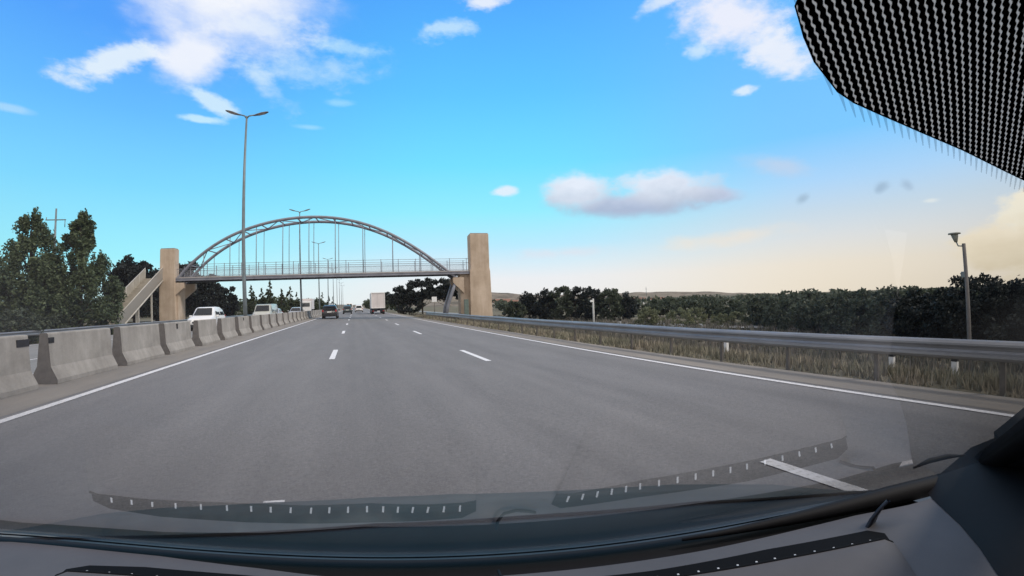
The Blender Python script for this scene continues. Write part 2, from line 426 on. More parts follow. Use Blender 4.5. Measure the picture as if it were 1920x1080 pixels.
for y in ys:
    for x in xs:
        z = gz(x, y)
        if x > 10: z += (sin(x*.7+y*.31)*.06 + sin(y*.13+x*.11)*.12)*min(1, (x-9)/6)
        if x < -21: z += sin(x*.3+y*.17)*.08
        if y > 600 and x <= 60: z = min(z, -.1) - (min(y, 1400)-600)*.004
        V.append((x, y, z))
nx = len(xs)
F = [(j*nx+i, j*nx+i+1, (j+1)*nx+i+1, (j+1)*nx+i) for j in range(len(ys)-1) for i in range(nx-1)]
g.add(V, F, True)
structure(g.build('ground', M_GROUND))

def strip(name, x0, x1, y0, y1, dz, mat, fn=RT, step=25):
    m_ = MB(); k = max(1, int((y1-y0)/step))
    for i in range(k+1):
        y = y0 + (y1-y0)*i/k
        m_.v += [fn(x0, y, dz), fn(x1, y, dz)]
        if i: m_.f.append((2*i-2, 2*i-1, 2*i+1, 2*i)); m_.sm.append(False)
    return m_.build(name, mat)
structure(strip('road', -6.55, 7.95, -12, 1200, 0.0, M_ROAD))
def L2(x, y, z): return (x, y, .168 + (x+6.0)*.028 + z)
structure(strip('road', -18.2, -6.62, -12, 1200, 0.0, M_ROAD2, L2))
structure(strip('road_shoulder', -6.5, -4.62, -12, 700, .004, M_DUST))
structure(strip('road_shoulder', 7.02, 8.02, -12, 700, .004, M_DUST))
mk = MB()
def mark(x0, x1, y0, y1, fn=RT, z=.008):
    mk.add([fn(x0, y0, z), fn(x1, y0, z), fn(x1, y1, z), fn(x0, y1, z)], [(0, 1, 2, 3)])
for i in range(30):
    mark(-4.50, -4.36, -12+i*22, -12+(i+1)*22)
    mark(6.72, 6.86, -12+i*22, -12+(i+1)*22)
# far ends of the left dashes at 14.9, 27 ... ; right dashes at 13.3 ...
y = 0.6 - 11.42*1
k = 0
while y < 420:
    mark(-.70, -.55, y, y+2.62); y += 11.42
y = 10.45
mark(3.20, 3.35, -.95, 2.45)
while y < 420:
    mark(3.20, 3.35, y, y+2.9); y += 11.42
for x in (-10.2, -14.0):
    y = 2
    while y < 300: mark(x-.07, x+.07, y, y+3, L2); y += 11.5
mark(-17.45, -17.3, 0, 500, L2); mark(-7.2, -7.05, 0, 500, L2)
structure(mk.build('road_markings', M_PAINT))
structure(strip('road', 27, 33, 10, 400, 0, M_ROAD2, lambda x, y, z: (x + max(0, (40-y))*.25, y, gz(x, y)+.16)))

# ------------------------------------------------------------------ hills
hb = MB()
AZ = [-60, -40, -20, -8, 0, 5, 9, 13, 17, 20, 24, 28, 32, 37, 41, 45, 50, 57, 63, 70, 78, 88, 100]
EL = [-.05, .0, .1, .15, .2, .4, .9, 1.3, 1.45, 1.25, .75, .62, .5, .62, .50, .2, -.1, -.45, -.6, -.75, -.95, -1.0, -1.0]
def ridge(name, D, scale, off, seed, rough):
    rr = random.Random(seed); m_ = MB(); n = 220; ph = [rr.uniform(0, 6.28) for _ in range(8)]
    V = []; F = []
    rows = [(0.72, 0.0), (.85, .45), (.95, .85), (1.0, 1.0), (1.15, .6), (1.3, 0)]
    for i in range(n+1):
        a = -60 + 160*i/n
        e = np.interp(a, AZ, EL)*scale + off
        e += rough*sum(sin(a*(0.13*(k+1)**1.5)+ph[k])/(k+1.5) for k in range(8))
        top = 1.4 + D*tan(R(e))
        base = -45 if a > 12 else -8
        for fr, h in rows:
            d = D*fr
            V.append((sin(R(a))*d, cos(R(a))*d, base + (top-base)*h))
    k = len(rows)
    for i in range(n):
        for j in range(k-1): F.append((i*k+j, (i+1)*k+j, (i+1)*k+j+1, i*k+j+1))
    m_.add(V, F, True); return structure(m_.build(name, M_HILL))
ridge('hills', 2300, 1.0, 0.0, 3, .10)
ridge('hills', 1300, .55, -.38, 9, .16)

# ------------------------------------------------------------------ concrete barrier
PROF = [(-.24, 0), (-.24, .09), (-.125, .32), (-.075, .90), (-.06, .92), (.06, .92), (.075, .90), (.125, .32), (.24, .09), (.24, 0)]
LBAR = 2.14
def barrier_src():
    t = thing('concrete_barrier', 'x', 'barrier', group='concrete barrier blocks along the central reservation')
    m_ = MB(); n = len(PROF)
    V = [(x, 0, z) for x, z in PROF] + [(x, LBAR, z) for x, z in PROF]
    m_.add(V, [(i+1 if i+1 < n else 0, i, n+i, n+(i+1) % n) for i in range(n)])
    b = m_.build('block', M_CONC, t, bevel=.012)
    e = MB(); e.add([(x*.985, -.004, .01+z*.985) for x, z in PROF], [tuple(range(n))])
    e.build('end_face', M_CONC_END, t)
    return t
bsrc = barrier_src()
gap_ends = [3.25, 5.90, 8.55, 11.15, 13.72, 16.62, 19.50, 22.30, 25.05]
yv = list(gap_ends)
while yv[-1] < 250: yv.append(yv[-1]+2.78)
yv = [-4.7, -2.05, .6] + yv
slots = {3: (.12, .30), 5: (.95, .10), 8: (.95, .10), 10: (1.2, .10)}
ordw = ['', 'second ', 'third ', 'fourth ', 'fifth ', 'sixth ', 'seventh ', 'eighth ', 'ninth ', 'tenth ', 'eleventh ', 'twelfth ']
for i, y in enumerate(yv):
    p = RT(-5.73, y, 0)
    if i == 0: o = bsrc; o.location = p
    else: o = dup(bsrc, p)
    o.rotation_euler = (0, TILT, R(rnd.uniform(-.5, .5)))
    vis = i - 5
    if i < 5: lab = 'pale grey concrete barrier block beside the camera car, %s' % ['out of frame far behind', 'out of frame behind', 'just out of frame', 'next to the front wheel', 'leftmost block, cut off by the picture edge'][i]
    elif vis < 11: lab = 'weathered concrete barrier block, the %sone from the left edge of the photo' % (ordw[vis+1])
    elif y < 52: lab = 'concrete barrier block before the footbridge, number %s counted back from the arch towards the camera' % ['one','two','three','four','five','six','seven','eight','nine'][min(8, int((52-y)/2.78))]
    elif y < 56: lab = 'concrete barrier block directly below the %s edge of the footbridge deck' % ('near' if y < 54 else 'far')
    elif y < 85: lab = 'small concrete barrier block between the second and third lamp poles, the %s past the bridge' % ['first', 'second', 'third', 'fourth', 'fifth', 'sixth', 'seventh', 'eighth', 'ninth', 'tenth', 'eleventh'][min(10, int((y-56)/2.78))]
    else: lab = 'distant concrete barrier block beyond the third lamp pole, too small to tell from its neighbours'
    o['label'] = lab.replace('camera car, leftmost block, cut off', 'camera car, leftmost, cut off')
    if i in (4, 5, 7, 10):
        sl = MB(); yy = {4: 1.86, 5: .0, 7: .9, 10: .95}[i]
        ly, lz = {4: (.28, .12), 5: (.14, .10), 7: (.09, .16), 10: (.10, .14)}[i]
        sl.box((.085, yy+ly/2, .79), (.03, ly, lz))
        sl.build('lifting_slot', M_SLOT, o)

# ------------------------------------------------------------------ guardrails
WP = [(0, .0), (-.045, .02), (-.08, .055), (-.08, .085), (-.035, .12), (-.02, .155), (-.035, .19), (-.08, .225), (-.08, .255), (-.045, .29), (0, .31)]
def guardrail(label, x, y0, y1, step, side, fn, topz=.76, end=None, phase=0):
    o0 = fn(x, y0, 0)
    t = thing('guardrail', label, 'guardrail', o0)
    def q(a, b, c):
        p = fn(a, b, c); return (p[0]-o0[0], p[1]-o0[1], p[2]-o0[2])
    m_ = MB(); n = len(WP); N_ = int((y1-y0)/4.0)+1
    V = []
    for i in range(N_+1):
        y = y0 + (y1-y0)*i/N_
        wob = .012*sin(y*.9)+.01*sin(y*.37+1)
        for a, b in WP: V.append(q(x+side*a+wob, y, topz-.31+b+.008*sin(y*.6)))
        for a, b in reversed(WP): V.append(q(x+side*a+wob-side*.004, y, topz-.31+b+.008*sin(y*.6)))
    k = 2*n
    F = [(i*k+j, i*k+(j+1) % k, (i+1)*k+(j+1) % k, (i+1)*k+j) for i in range(N_) for j in range(k)]
    m_.add(V, F); m_.build('beam', M_GALV, t)
    y = y0 + phase; i = 0
    while y < y1 and i < 100:
        pm = MB(); yy = y
        c0 = q(x-side*(-.10), yy, (topz-.04)/2-.15)
        # C-section post: web and two flanges
        pm.box(c0, (.012, .06, topz-.04+.30), ry=TILT)
        for dy in (-.03, .03):
            c1 = q(x+side*.125, yy+dy, (topz-.04)/2-.15)
            pm.box(c1, (.055, .010, topz-.04+.30), ry=TILT)
        po = pm.build('post', M_POST, t)
        sp = MB(); sp.box(q(x+side*.045, yy, topz-.16), (.09, .07, .16)); sp.build('spacer', M_POST, po)
        y += step; i += 1
    if end:
        em = MB(); em.box(q(x+side*.05, y1+.1, topz-.19), (.22, .35, .42)); em.build('end_cap', M_GALV, t, bevel=.05)
    return t
guardrail('long galvanised guardrail with steel posts in dry grass along the right shoulder', 8.15, -6.2, 50, 1.865, 1, RT, .77, True, phase=0.70)
guardrail('grey guardrail on the far side of the opposite carriageway below the trees', -18.75, 2, 100, 4.0, -1, L2, .75)

# ------------------------------------------------------------------ lamps in the median
def lamp_src():
    t = thing('street_lamp', 'x', 'street lamp', group='double-armed street lamps in the central reservation')
    h = 12.9
    p = MB(); p.tube([(0, 0, -.1), (0, 0, 3), (0, 0, 8), (0, 0, h)], [.125, .11, .085, .055], 12); po = p.build('pole', M_LAMP, t)
    b = MB(); b.box((0, 0, .02), (.42, .42, .05)); b.tube([(0, 0, .04), (0, 0, .55)], [.16, .14], 12); b.build('base_plate', M_LAMP, po)
    for sx in (-1, 1):
        a = MB(); a.tube([(0, 0, h-.15), (sx*.12, 0, h+.02), (sx*.45, 0, h+.10)], [.05, .045, .04], 8); ar = a.build('arm', M_LAMP, t)
        hd = MB(); sec = [(.38, .05, .035), (.55, .10, .06), (.85, .15, .075), (1.12, .13, .06), (1.27, .06, .03)]
        V = []; 
        for (xx, w, hh) in sec:
            zc = h + .06 + (xx-.38)*.30
            for k in range(10):
                tt = 2*pi*k/10; V.append((sx*xx, w*cos(tt), zc + hh*max(sin(tt), -.55)))
        F = [(i*10+k, i*10+(k+1) % 10, (i+1)*10+(k+1) % 10, (i+1)*10+k) for i in range(4) for k in range(10)]
        F += [tuple(range(10)), tuple(range(49, 39, -1))]
        hd.add(V, F, True); ho = hd.build('lamp_head', M_LAMPH, t)
        ln = MB(); ln.box((sx*.88, 0, h+.06+.5*.30-.045), (.42, .2, .02), ry=-sx*atan2(.30, 1)); ln.build('lens', M_LENS, ho)
    return t
lsrc = lamp_src()
lamp_y = [26.7, 54.6, 82.0, 109.2, 136.4, 163.6, 190.8, 218, 245]
labs = ['tall double-armed street lamp standing in front of the footbridge, nearest of the row', 'second street lamp of the row, its head just above the top of the arch',
 'third street lamp, its head seen under the middle of the arch', 'fourth street lamp, a thin pole hidden by the bridge deck at its top', 'fifth street lamp in the row, far away under the deck',
 'sixth street lamp in the row, far down the road', 'seventh street lamp in the row, far down the road', 'eighth street lamp in the row, far down the road', 'ninth and farthest street lamp in the row']
for i, y in enumerate(lamp_y):
    z = .16
    o = lsrc if i == 0 else dup(lsrc, (0, 0, 0))
    o.location = (-6.3, y, z); o['label'] = labs[i]
    o.rotation_euler = (R([-.6, 0, .3, 0, .2, -.3, 0, .2, 0][i]), R([-1.2, -.9, -.2, .2, 0, .1, 0, 0, 0][i]), R([4, 0, 0, 0, 0, 0, 0, 0, 0][i]))

# ------------------------------------------------------------------ footbridge
YB = lambda x: 51.7 - .1*x
ang = atan2(-.1, 1)
bt = thing('footbridge', 'steel arch footbridge with two tan concrete towers and stairs spanning the motorway', 'footbridge', (0, 51.7, 0), ang)
# local frame: x along the bridge, y across (away from the camera)
AX = [-21.4, -19.8, -17.56, -14.43, -11.3, -7.58, -3.86, -.15, 3.56, 7.27, 9.75, 12.4]
AZZ = [4.25, 6.0, 8.0, 9.95, 11.05, 11.75, 11.86, 11.45, 10.25, 8.05, 6.3, 4.15]
cf = np.polyfit(AX, AZZ, 5)
def arz(x): return float(np.polyval(cf, x))
WID = 3.0
arcs = []
xsA = np.linspace(-21.3, 12.3, 49)
for yy in (0.0, WID):
    a = MB(); a.tube([(x, yy, arz(x)) for x in xsA], .17, 10); a.build('arch', M_BRIDGE, bt)
br = 15
for i in range(br):
    x0 = -19.2 + i*(29.4)/(br-1)
    c_ = MB(); c_.tube([(x0, .1, arz(x0)), (x0, WID-.1, arz(x0))], .07, 8)
    if i < br-1:
        x1 = -19.2 + (i+1)*(29.4)/(br-1)
        a_, b_ = ((x0, .1, arz(x0)), (x1, WID-.1, arz(x1))) if i % 2 else ((x0, WID-.1, arz(x0)), (x1, .1, arz(x1)))
        c_.tube([a_, b_], .055, 6)
    c_.build('cross_brace', M_BRIDGE, bt)
for yy in (0.0, WID):
    for x0 in (-17.5, -14.39, -11.29, -8.19, -5.15, -2.1, 1.1, 4.55, 7.83, 10.3):
        hh = MB(); hh.tube([(x0, yy, 5.3), (x0, yy, arz(x0)-.1)], .038 if yy else .045, 8); hh.build('hanger', M_BRIDGE, bt)
d = MB(); d.box((-3.9, WID/2, 5.27), (35.2, WID+.3, .14)); dk = d.build('deck', M_DECK, bt)
for yy in (-.1, WID+.1):
    e = MB(); e.box((-3.9, yy, 5.06), (35.0, .14, .26)); 
    e.box((-3.9, yy-.06, 5.18), (35.0, .1, .04)); e.box((-3.9, yy-.06, 4.92), (35.0, .18, .04)); e.build('edge_girder', M_BRIDGE, dk)
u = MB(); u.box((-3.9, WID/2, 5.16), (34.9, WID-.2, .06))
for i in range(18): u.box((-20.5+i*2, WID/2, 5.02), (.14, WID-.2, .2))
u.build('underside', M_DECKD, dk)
M_NET = Mat('railing_mesh', .6, .3, .2)
M_NET.color((.42, .42, .45))
tr_ = M_NET.n('ShaderNodeBsdfTransparent'); mx = M_NET.n('ShaderNodeMixShader'); mx.inputs[0].default_value = .10
M_NET.t.links.new(tr_.outputs[0], mx.inputs[1]); M_NET.t.links.new(M_NET.b.outputs[0], mx.inputs[2]); M_NET.t.links.new(mx.outputs[0], M_NET.t.nodes['Material Output'].inputs[0])
M_NET = M_NET.m
M_NETD = M_NET.copy(); M_NETD.name = 'stair_mesh'
for nn in M_NETD.node_tree.nodes:
    if nn.type == 'MIX_SHADER': nn.inputs[0].default_value = .6
    if nn.type == 'BSDF_PRINCIPLED': nn.inputs['Base Color'].default_value = (.40, .37, .33, 1)
for yy in (0.15, WID-.15):
    r_ = MB()
    for zz in (6.78, 6.3, 5.45): r_.box((-3.9, yy, zz), (35.0, .035, .04))
    ro = r_.build('railing', M_BRIDGE, bt)
    for i in range(18):
        pm = MB(); pm.box((-21.2+i*2.03, yy, 6.1), (.06, .06, 1.5)); pm.build('railing_post', M_BRIDGE, ro)
    nm = MB(); nm.box((-3.9, yy+.03, 5.9), (34.8, .006, .9)); nm.build('mesh_panel', M_NET, ro)
def tower(x0, x1, y0, y1, h, flare):
    t_ = MB()
    V = [(x0-flare, y0-flare*.4, -.6), (x1+flare, y0-flare*.4, -.6), (x1+flare, y1, -.6), (x0-flare, y1, -.6),
         (x0-flare*.5, y0, 5.2), (x1+flare*.4, y0, 5.2), (x1+flare*.4, y1, 5.2), (x0-flare*.5, y1, 5.2),
         (x0, y0+.02, 5.6), (x1, y0+.02, 5.6), (x1, y1, 5.6), (x0, y1, 5.6),
         (x0, y0+.02, h), (x1, y0+.02, h), (x1, y1, h), (x0, y1, h)]
    F = []
    for k in range(3):
        b = k*4
        for i in range(4): F.append((b+i, b+(i+1) % 4, b+4+(i+1) % 4, b+4+i))
    F += [(12, 13, 14, 15), (3, 2, 1, 0)]
    t_.add(V, F); o = t_.build('tower', M_TOWER, bt, bevel=.05)
    c_ = MB(); c_.box(((x0+x1)/2, (y0+y1)/2, h+.03), (x1-x0-.16, y1-y0-.16, .12)); c_.build('parapet_cap', M_CAP, o)
    
    return o
tower(13.75, 16.05, -.35, 1.7, 9.75, .20)
tower(-22.65, -20.85, -.35, .75, 8.60, .10)
# lower abutment walls and brackets
a = MB(); a.box((13.1, 1.4, 2.2), (1.2, 2.2, 5.6)); a.build('abutment_wall', M_TOWER, bt, bevel=.03)
a = MB(); a.box((-20.95, .9, 2.0), (.7, 1.8, 5.4)); a.build('abutment_wall', M_TOWER, bt, bevel=.03)
for yy in (0, WID):
    k_ = MB(); k_.add([(12.9, yy-.3, 2.6), (12.9, yy+.3, 2.6), (12.9, yy+.3, 4.5), (12.9, yy-.3, 4.5), (11.6, yy-.25, 3.9), (11.6, yy+.25, 3.9), (11.6, yy+.25, 4.5), (11.6, yy-.25, 4.5)],
      [(0,1,2,3),(4,7,6,5),(0,4,5,1),(3,2,6,7),(0,3,7,4),(1,5,6,2)]); k_.build('arch_bracket', M_TOWER, bt)
    k_ = MB(); k_.add([(-21.4, yy-.3, 2.8), (-21.4, yy+.3, 2.8), (-21.4, yy+.3, 4.7), (-21.4, yy-.3, 4.7), (-19.8, yy-.25, 4.1), (-19.8, yy+.25, 4.1), (-19.8, yy+.25, 4.7), (-19.8, yy-.25, 4.7)],
      [(3,2,1,0),(5,6,7,4),(1,5,4,0),(7,6,2,3),(4,7,3,0),(2,6,5,1)]); k_.build('arch_bracket', M_TOWER, bt)
    l_ = MB(); l_.tube([(12.0, yy, 4.1), (11.5, yy, 2.8), (10.9, yy, 1.1), (10.6, yy, -.6)], [.24, .20, .19, .19], 10); l_.build('raking_leg', M_BRIDGE, bt)
# electrical cabinet and posts beside the abutment
a = MB(); a.box((13.0, -.9, .9), (.5, .35, 1.9)); a.build('service_cabinet', plain('cabinet_green', (.13, .17, .15), .6, .3), bt)
# staircase, running towards the camera on the left
def st(px, t, z): # px across (0 left..1 right), t 0 top..1 bottom
    y = -.4 - 9.6*t; xc = -23.3 + .55*t
    return (xc - 1.05 + 2.1*px, y, z)
sm = MB()
nst = 24
for i in range(nst):
    t0, t1 = i/nst, (i+1)/nst; zt = 5.25 - 5.5*i/nst
    z2 = zt - .23
    sm.add([st(0, t0, zt), st(1, t0, zt), st(1, t1, zt), st(0, t1, zt), st(0, t0, zt-.35), st(1, t0, zt-.35), st(1, t1, zt-.45), st(0, t1, zt-.45)],
           [(3,2,1,0),(4,5,6,7),(0,1,5,4),(1,2,6,5),(2,3,7,6),(3,0,4,7)])
so_ = sm.build('staircase', M_STAIR, bt)
for px in (0, 1):
    pm = MB(); th = .03 if px else -.03
    A = [st(px, 0, 6.45), st(px, 1, .95), st(px, 1, -.5), st(px, 0, 4.85)]
    B = [(p[0]+th, p[1], p[2]) for p in A]
    pm.add(A+B, [(0,1,2,3),(7,6,5,4),(0,4,5,1),(1,5,6,2),(2,6,7,3),(3,7,4,0)])
    pm.build('side_panel', M_NETD if px == 1 else M_STAIR, so_)
    hr = MB(); hr.tube([st(px, 0, 6.48), st(px, 1, .98)], .045, 8); hr.tube([st(px, 0, 5.0), st(px, 1, -.45)], .09, 8)
    for t in np.linspace(0, 1, 8): p0 = st(px, t, 0); hr.tube([(p0[0], p0[1], 4.95-5.45*t), (p0[0], p0[1], 6.48-5.5*t)], .03, 6)
    hr.build('handrail', M_RAILW, so_)
for t in (.25, .55, .8):
    for sx in (-.9, .9):
        cm = MB(); p0 = st(.5, t, 0); zz = 4.8-5.45*t; cm.box((p0[0]+sx, p0[1], (zz-.6)/2), (.14, .14, zz+.6)); cm.build('stair_column', M_RAILW, so_)

# ------------------------------------------------------------------ vehicles
def make_vehicle(name, label, cat, loc, rz, L, Wd, H, kind, mat, group=None):
    t = thing(name, label, cat, loc, rz, group)
    hw = Wd/2
    # stations: y (0 rear .. L front), z bottom, z belt, z top, roof half width factor
    if kind == 'suv':
        S = [(0, .45, .80, .86, .92), (.04, .30, .95, 1.0, .92), (.10, .28, 1.0, H*.88, .82), (.22, .26, 1.02, H*.985, .78), (.45, .24, 1.0, H, .78), (.60, .24, .98, H*.965, .76), (.74, .26, .96, 1.04, .86), (.90, .28, .86, .93, .88), (.98, .32, .70, .78, .84), (1, .42, .6, .64, .8)]
    elif kind == 'sedan':
        S = [(0, .42, .72, .76, .86), (.03, .28, .88, .93, .88), (.16, .26, .93, .98, .86), (.28, .25, .93, H*.96, .72), (.45, .24, .92, H, .72), (.58, .24, .90, H*.96, .72), (.72, .25, .88, .93, .84), (.90, .26, .78, .82, .86), (.98, .30, .62, .66, .8), (1, .4, .52, .56, .78)]
    elif kind == 'van':
        S = [(0, .40, 1.0, H*.96, .90), (.02, .32, 1.05, H, .88), (.3, .28, 1.05, H, .88), (.62, .28, 1.05, H*.99, .86), (.74, .28, 1.05, H*.93, .82), (.86, .28, 1.02, 1.12, .86), (.97, .32, .82, .9, .84), (1, .42, .7, .74, .8)]
    else:  # hatch
        S = [(0, .42, .80, .86, .9), (.03, .28, .92, 1.0, .88), (.09, .26, .94, H*.86, .78), (.2, .25, .95, H*.97, .74), (.42, .24, .94, H, .74), (.58, .24, .92, H*.95, .72), (.74, .25, .90, .96, .84), (.90, .27, .80, .85, .86), (.98, .30, .64, .7, .8), (1, .4, .55, .6, .78)]
    b = MB(); V = []; n = 12
    for (fy, zb, zl, zt, rw) in S:
        y = fy*L - L/2
        ew = hw*(1 - .10*(max(0, fy-.86)/.14)**2 - .06*(max(0, .06-fy)/.06)**2)
        rwid = hw*rw
        ring = [(ew*.90, zb), (ew*.985, zb+.10), (ew, (zb+zl)/2+.05), (ew*.965, zl), (rwid, zt-.07 if zt-zl > .15 else zt-.02), (rwid*.86, zt)]
        ring = ring + [(-x, z) for x, z in reversed(ring)]
        V += [(x, y, z) for x, z in ring]
    F = [(i*n+k, i*n+(k+1) % n, (i+1)*n+(k+1) % n, (i+1)*n+k) for i in range(len(S)-1) for k in range(n)]
    F += [tuple(range(n-1, -1, -1)), tuple(range((len(S)-1)*n, len(S)*n))]
    b.add(V, F, True); bo = b.build('body', mat, t)
    # window areas
    cab = [s_ for s_ in S if s_[3]-s_[2] > .2]
    fr = cab[-1]; re = cab[0]
    nxt = S[S.index(fr)+1]; prv = S[S.index(re)-1] if S.index(re) else re
    def yy(f): return f*L - L/2
    def q4(p, name, off):
        w_ = MB(); w_.add([tuple(Vector(v)+Vector(off)) for v in p], [(0,1,2,3),(3,2,1,0)]); w_.build(name, M_GLS, t)
    q4([(-hw*fr[4]*.80, yy(fr[0]), fr[3]-.06), (hw*fr[4]*.80, yy(fr[0]), fr[3]-.06), (hw*nxt[4]*.88, yy(nxt[0])-.05, nxt[3]+.03), (-hw*nxt[4]*.88, yy(nxt[0])-.05, nxt[3]+.03)], 'windscreen', (0, .05, .035))
    if kind == 'van':
        q4([(-hw*.72, yy(0), H*.9), (-hw*.08, yy(0), H*.9), (-hw*.08, yy(0), 1.2), (-hw*.72, yy(0), 1.2)], 'rear_window', (0, -.06, 0))
        q4([(hw*.08, yy(0), H*.9), (hw*.72, yy(0), H*.9), (hw*.72, yy(0), 1.2), (hw*.08, yy(0), 1.2)], 'rear_window', (0, -.06, 0))
    else:
        r2 = S[S.index(re)+1] if kind != 'sedan' else re
        q4([(-hw*re[4]*.78, yy(re[0]), re[3]-.05), (hw*re[4]*.78, yy(re[0]), re[3]-.05), (hw*prv[4]*.82, yy(prv[0]), prv[3]+.06), (-hw*prv[4]*.82, yy(prv[0]), prv[3]+.06)], 'rear_window', (0, -.05, .03))
    for sx in (-1, 1):
        for a_, b_ in ((.0, .46), (.52, 1.0)):
            y0, y1 = yy(re[0])+.12, yy(fr[0])+.10
            ya, yb = y0+(y1-y0)*a_, y0+(y1-y0)*b_
            zb_, zt_ = re[2]+.06, min(re[3], fr[3])-.12
            o_ = .02
            q4([(sx*(hw*.985+.01), ya, zb_), (sx*(hw*.985+.01), yb+.12*(b_ == 1), zb_), (sx*(hw*.83+.012), yb-.10, zt_), (sx*(hw*.83+.012), ya+.06, zt_)], 'side_window', (0, 0, 0))
    r = .33 if kind in ('suv', 'van') else .30
    for sx in (-1, 1):
        for fy in (.18, .81):
            w_ = MB(); w_.tube([(sx*(hw-.20), yy(fy), r), (sx*(hw-.03), yy(fy), r), (sx*(hw+.01), yy(fy), r)], [r, r, r*.92], 20); wo_ = w_.build('wheel', M_TYRE, t)
            w_ = MB(); w_.tube([(sx*(hw), yy(fy), r), (sx*(hw+.02), yy(fy), r)], [r*.62, r*.5], 14); w_.build('rim', M_RIM, wo_)
            w_ = MB(); w_.tube([(sx*(hw+.012), yy(fy), r*1.0), (sx*(hw+.002), yy(fy), r*1.0)], [r*.6, r*.6], 14)
        hl = MB(); hl.box((sx*hw*.70, yy(.965), S[-2][2]+.02), (hw*.36, .22, .15), rz=sx*-.35); hl.build('headlight', M_HEADL, t, bevel=.03)
        tl = MB(); tl.box((sx*hw*.84, yy(.01), S[1][2]-.02), (hw*.20, .10, .26), rz=sx*.2); tl.build('taillight', M_TAIL, t, bevel=.02)
        mi = MB(); mi.box((sx*(hw+.10), yy(.66), 1.02), (.20, .12, .15)); mi.build('wing_mirror', mat, t, bevel=.03)
    gr = MB(); gr.box((0, yy(.995), S[-2][2]-.10), (hw*.95, .08, .13)); gr.build('grille', M_TRIM, t, bevel=.02)
    bp = MB(); bp.box((0, yy(1)-.02, .38), (hw*1.55, .10, .14)); bp.build('front_bumper', M_TRIM, t, bevel=.03)
    bp = MB(); bp.box((0, yy(0)+.03, .42), (hw*1.72, .16, .22)); bp.build('rear_bumper', M_TRIM if kind != 'van' else mat, t, bevel=.04)
    pl = MB(); pl.box((0, yy(0)-.045, S[1][2]-.14), (.52, .02, .12)); pl.build('number_plate', M_PLATE, t)
    pl = MB(); pl.box((0, yy(1)+.035, .42), (.52, .02, .11)); pl.build('number_plate', M_PLATE, t)
    return t
def rz0(x): return -x*tan(TILT)
make_vehicle('parked_car'.replace('parked_', ''), 'black car seen from behind in the left lane just past the footbridge arch', 'car', (-2.90, 54.4, rz0(-2.9)), 0, 4.5, 1.80, 1.62, 'suv', M_BLACK, 'cars driving away ahead')
make_vehicle('car', 'dark green-grey car driving away in the middle lanes left of the white car', 'car', (-1.42, 88.5, rz0(-1.4)), 0, 4.4, 1.74, 1.72, 'hatch', M_TEAL, 'cars driving away ahead')
make_vehicle('car', 'small white car driving away just left of the truck', 'car', (1.05, 115, rz0(1)), 0, 4.5, 2.0, 1.95, 'hatch', M_WHITE, 'cars driving away ahead')
make_vehicle('van', 'white van far ahead, its roof showing above the dark green-grey car', 'van', (-1.6, 140, rz0(-1)), 0, 5.2, 2.0, 2.5, 'van', M_WHITE)
make_vehicle('car', 'white crossover car coming towards the camera beside the left bridge tower', 'car', (-11.0, 34.4, .02), pi+.0, 3.9, 1.76, 1.68, 'suv', M_WHITE, 'oncoming cars behind the concrete barrier')
make_vehicle('van', 'pale grey oncoming van just right of the nearest lamp pole', 'van', (-10.0, 51.5, .05), pi, 5.2, 2.0, 1.95, 'van', M_BEIGE, 'oncoming cars behind the concrete barrier')
make_vehicle('car', 'silver oncoming saloon behind the pale grey van', 'car', (-11.7, 67.0, .0), pi, 4.7, 1.85, 1.52, 'sedan', M_SILV, 'oncoming cars behind the concrete barrier')
make_vehicle('car', 'silver-white oncoming hatchback left of the oncoming box truck', 'car', (-7.9, 62.0, .1), pi, 4.2, 1.8, 1.48, 'hatch', M_SILV, 'oncoming cars behind the concrete barrier')
make_vehicle('van', 'tiny white oncoming van seen above the roof of the black car', 'van', (-7.6, 150, .1), pi, 5.4, 2.1, 2.5, 'van', M_WHITE, 'oncoming cars behind the concrete barrier')
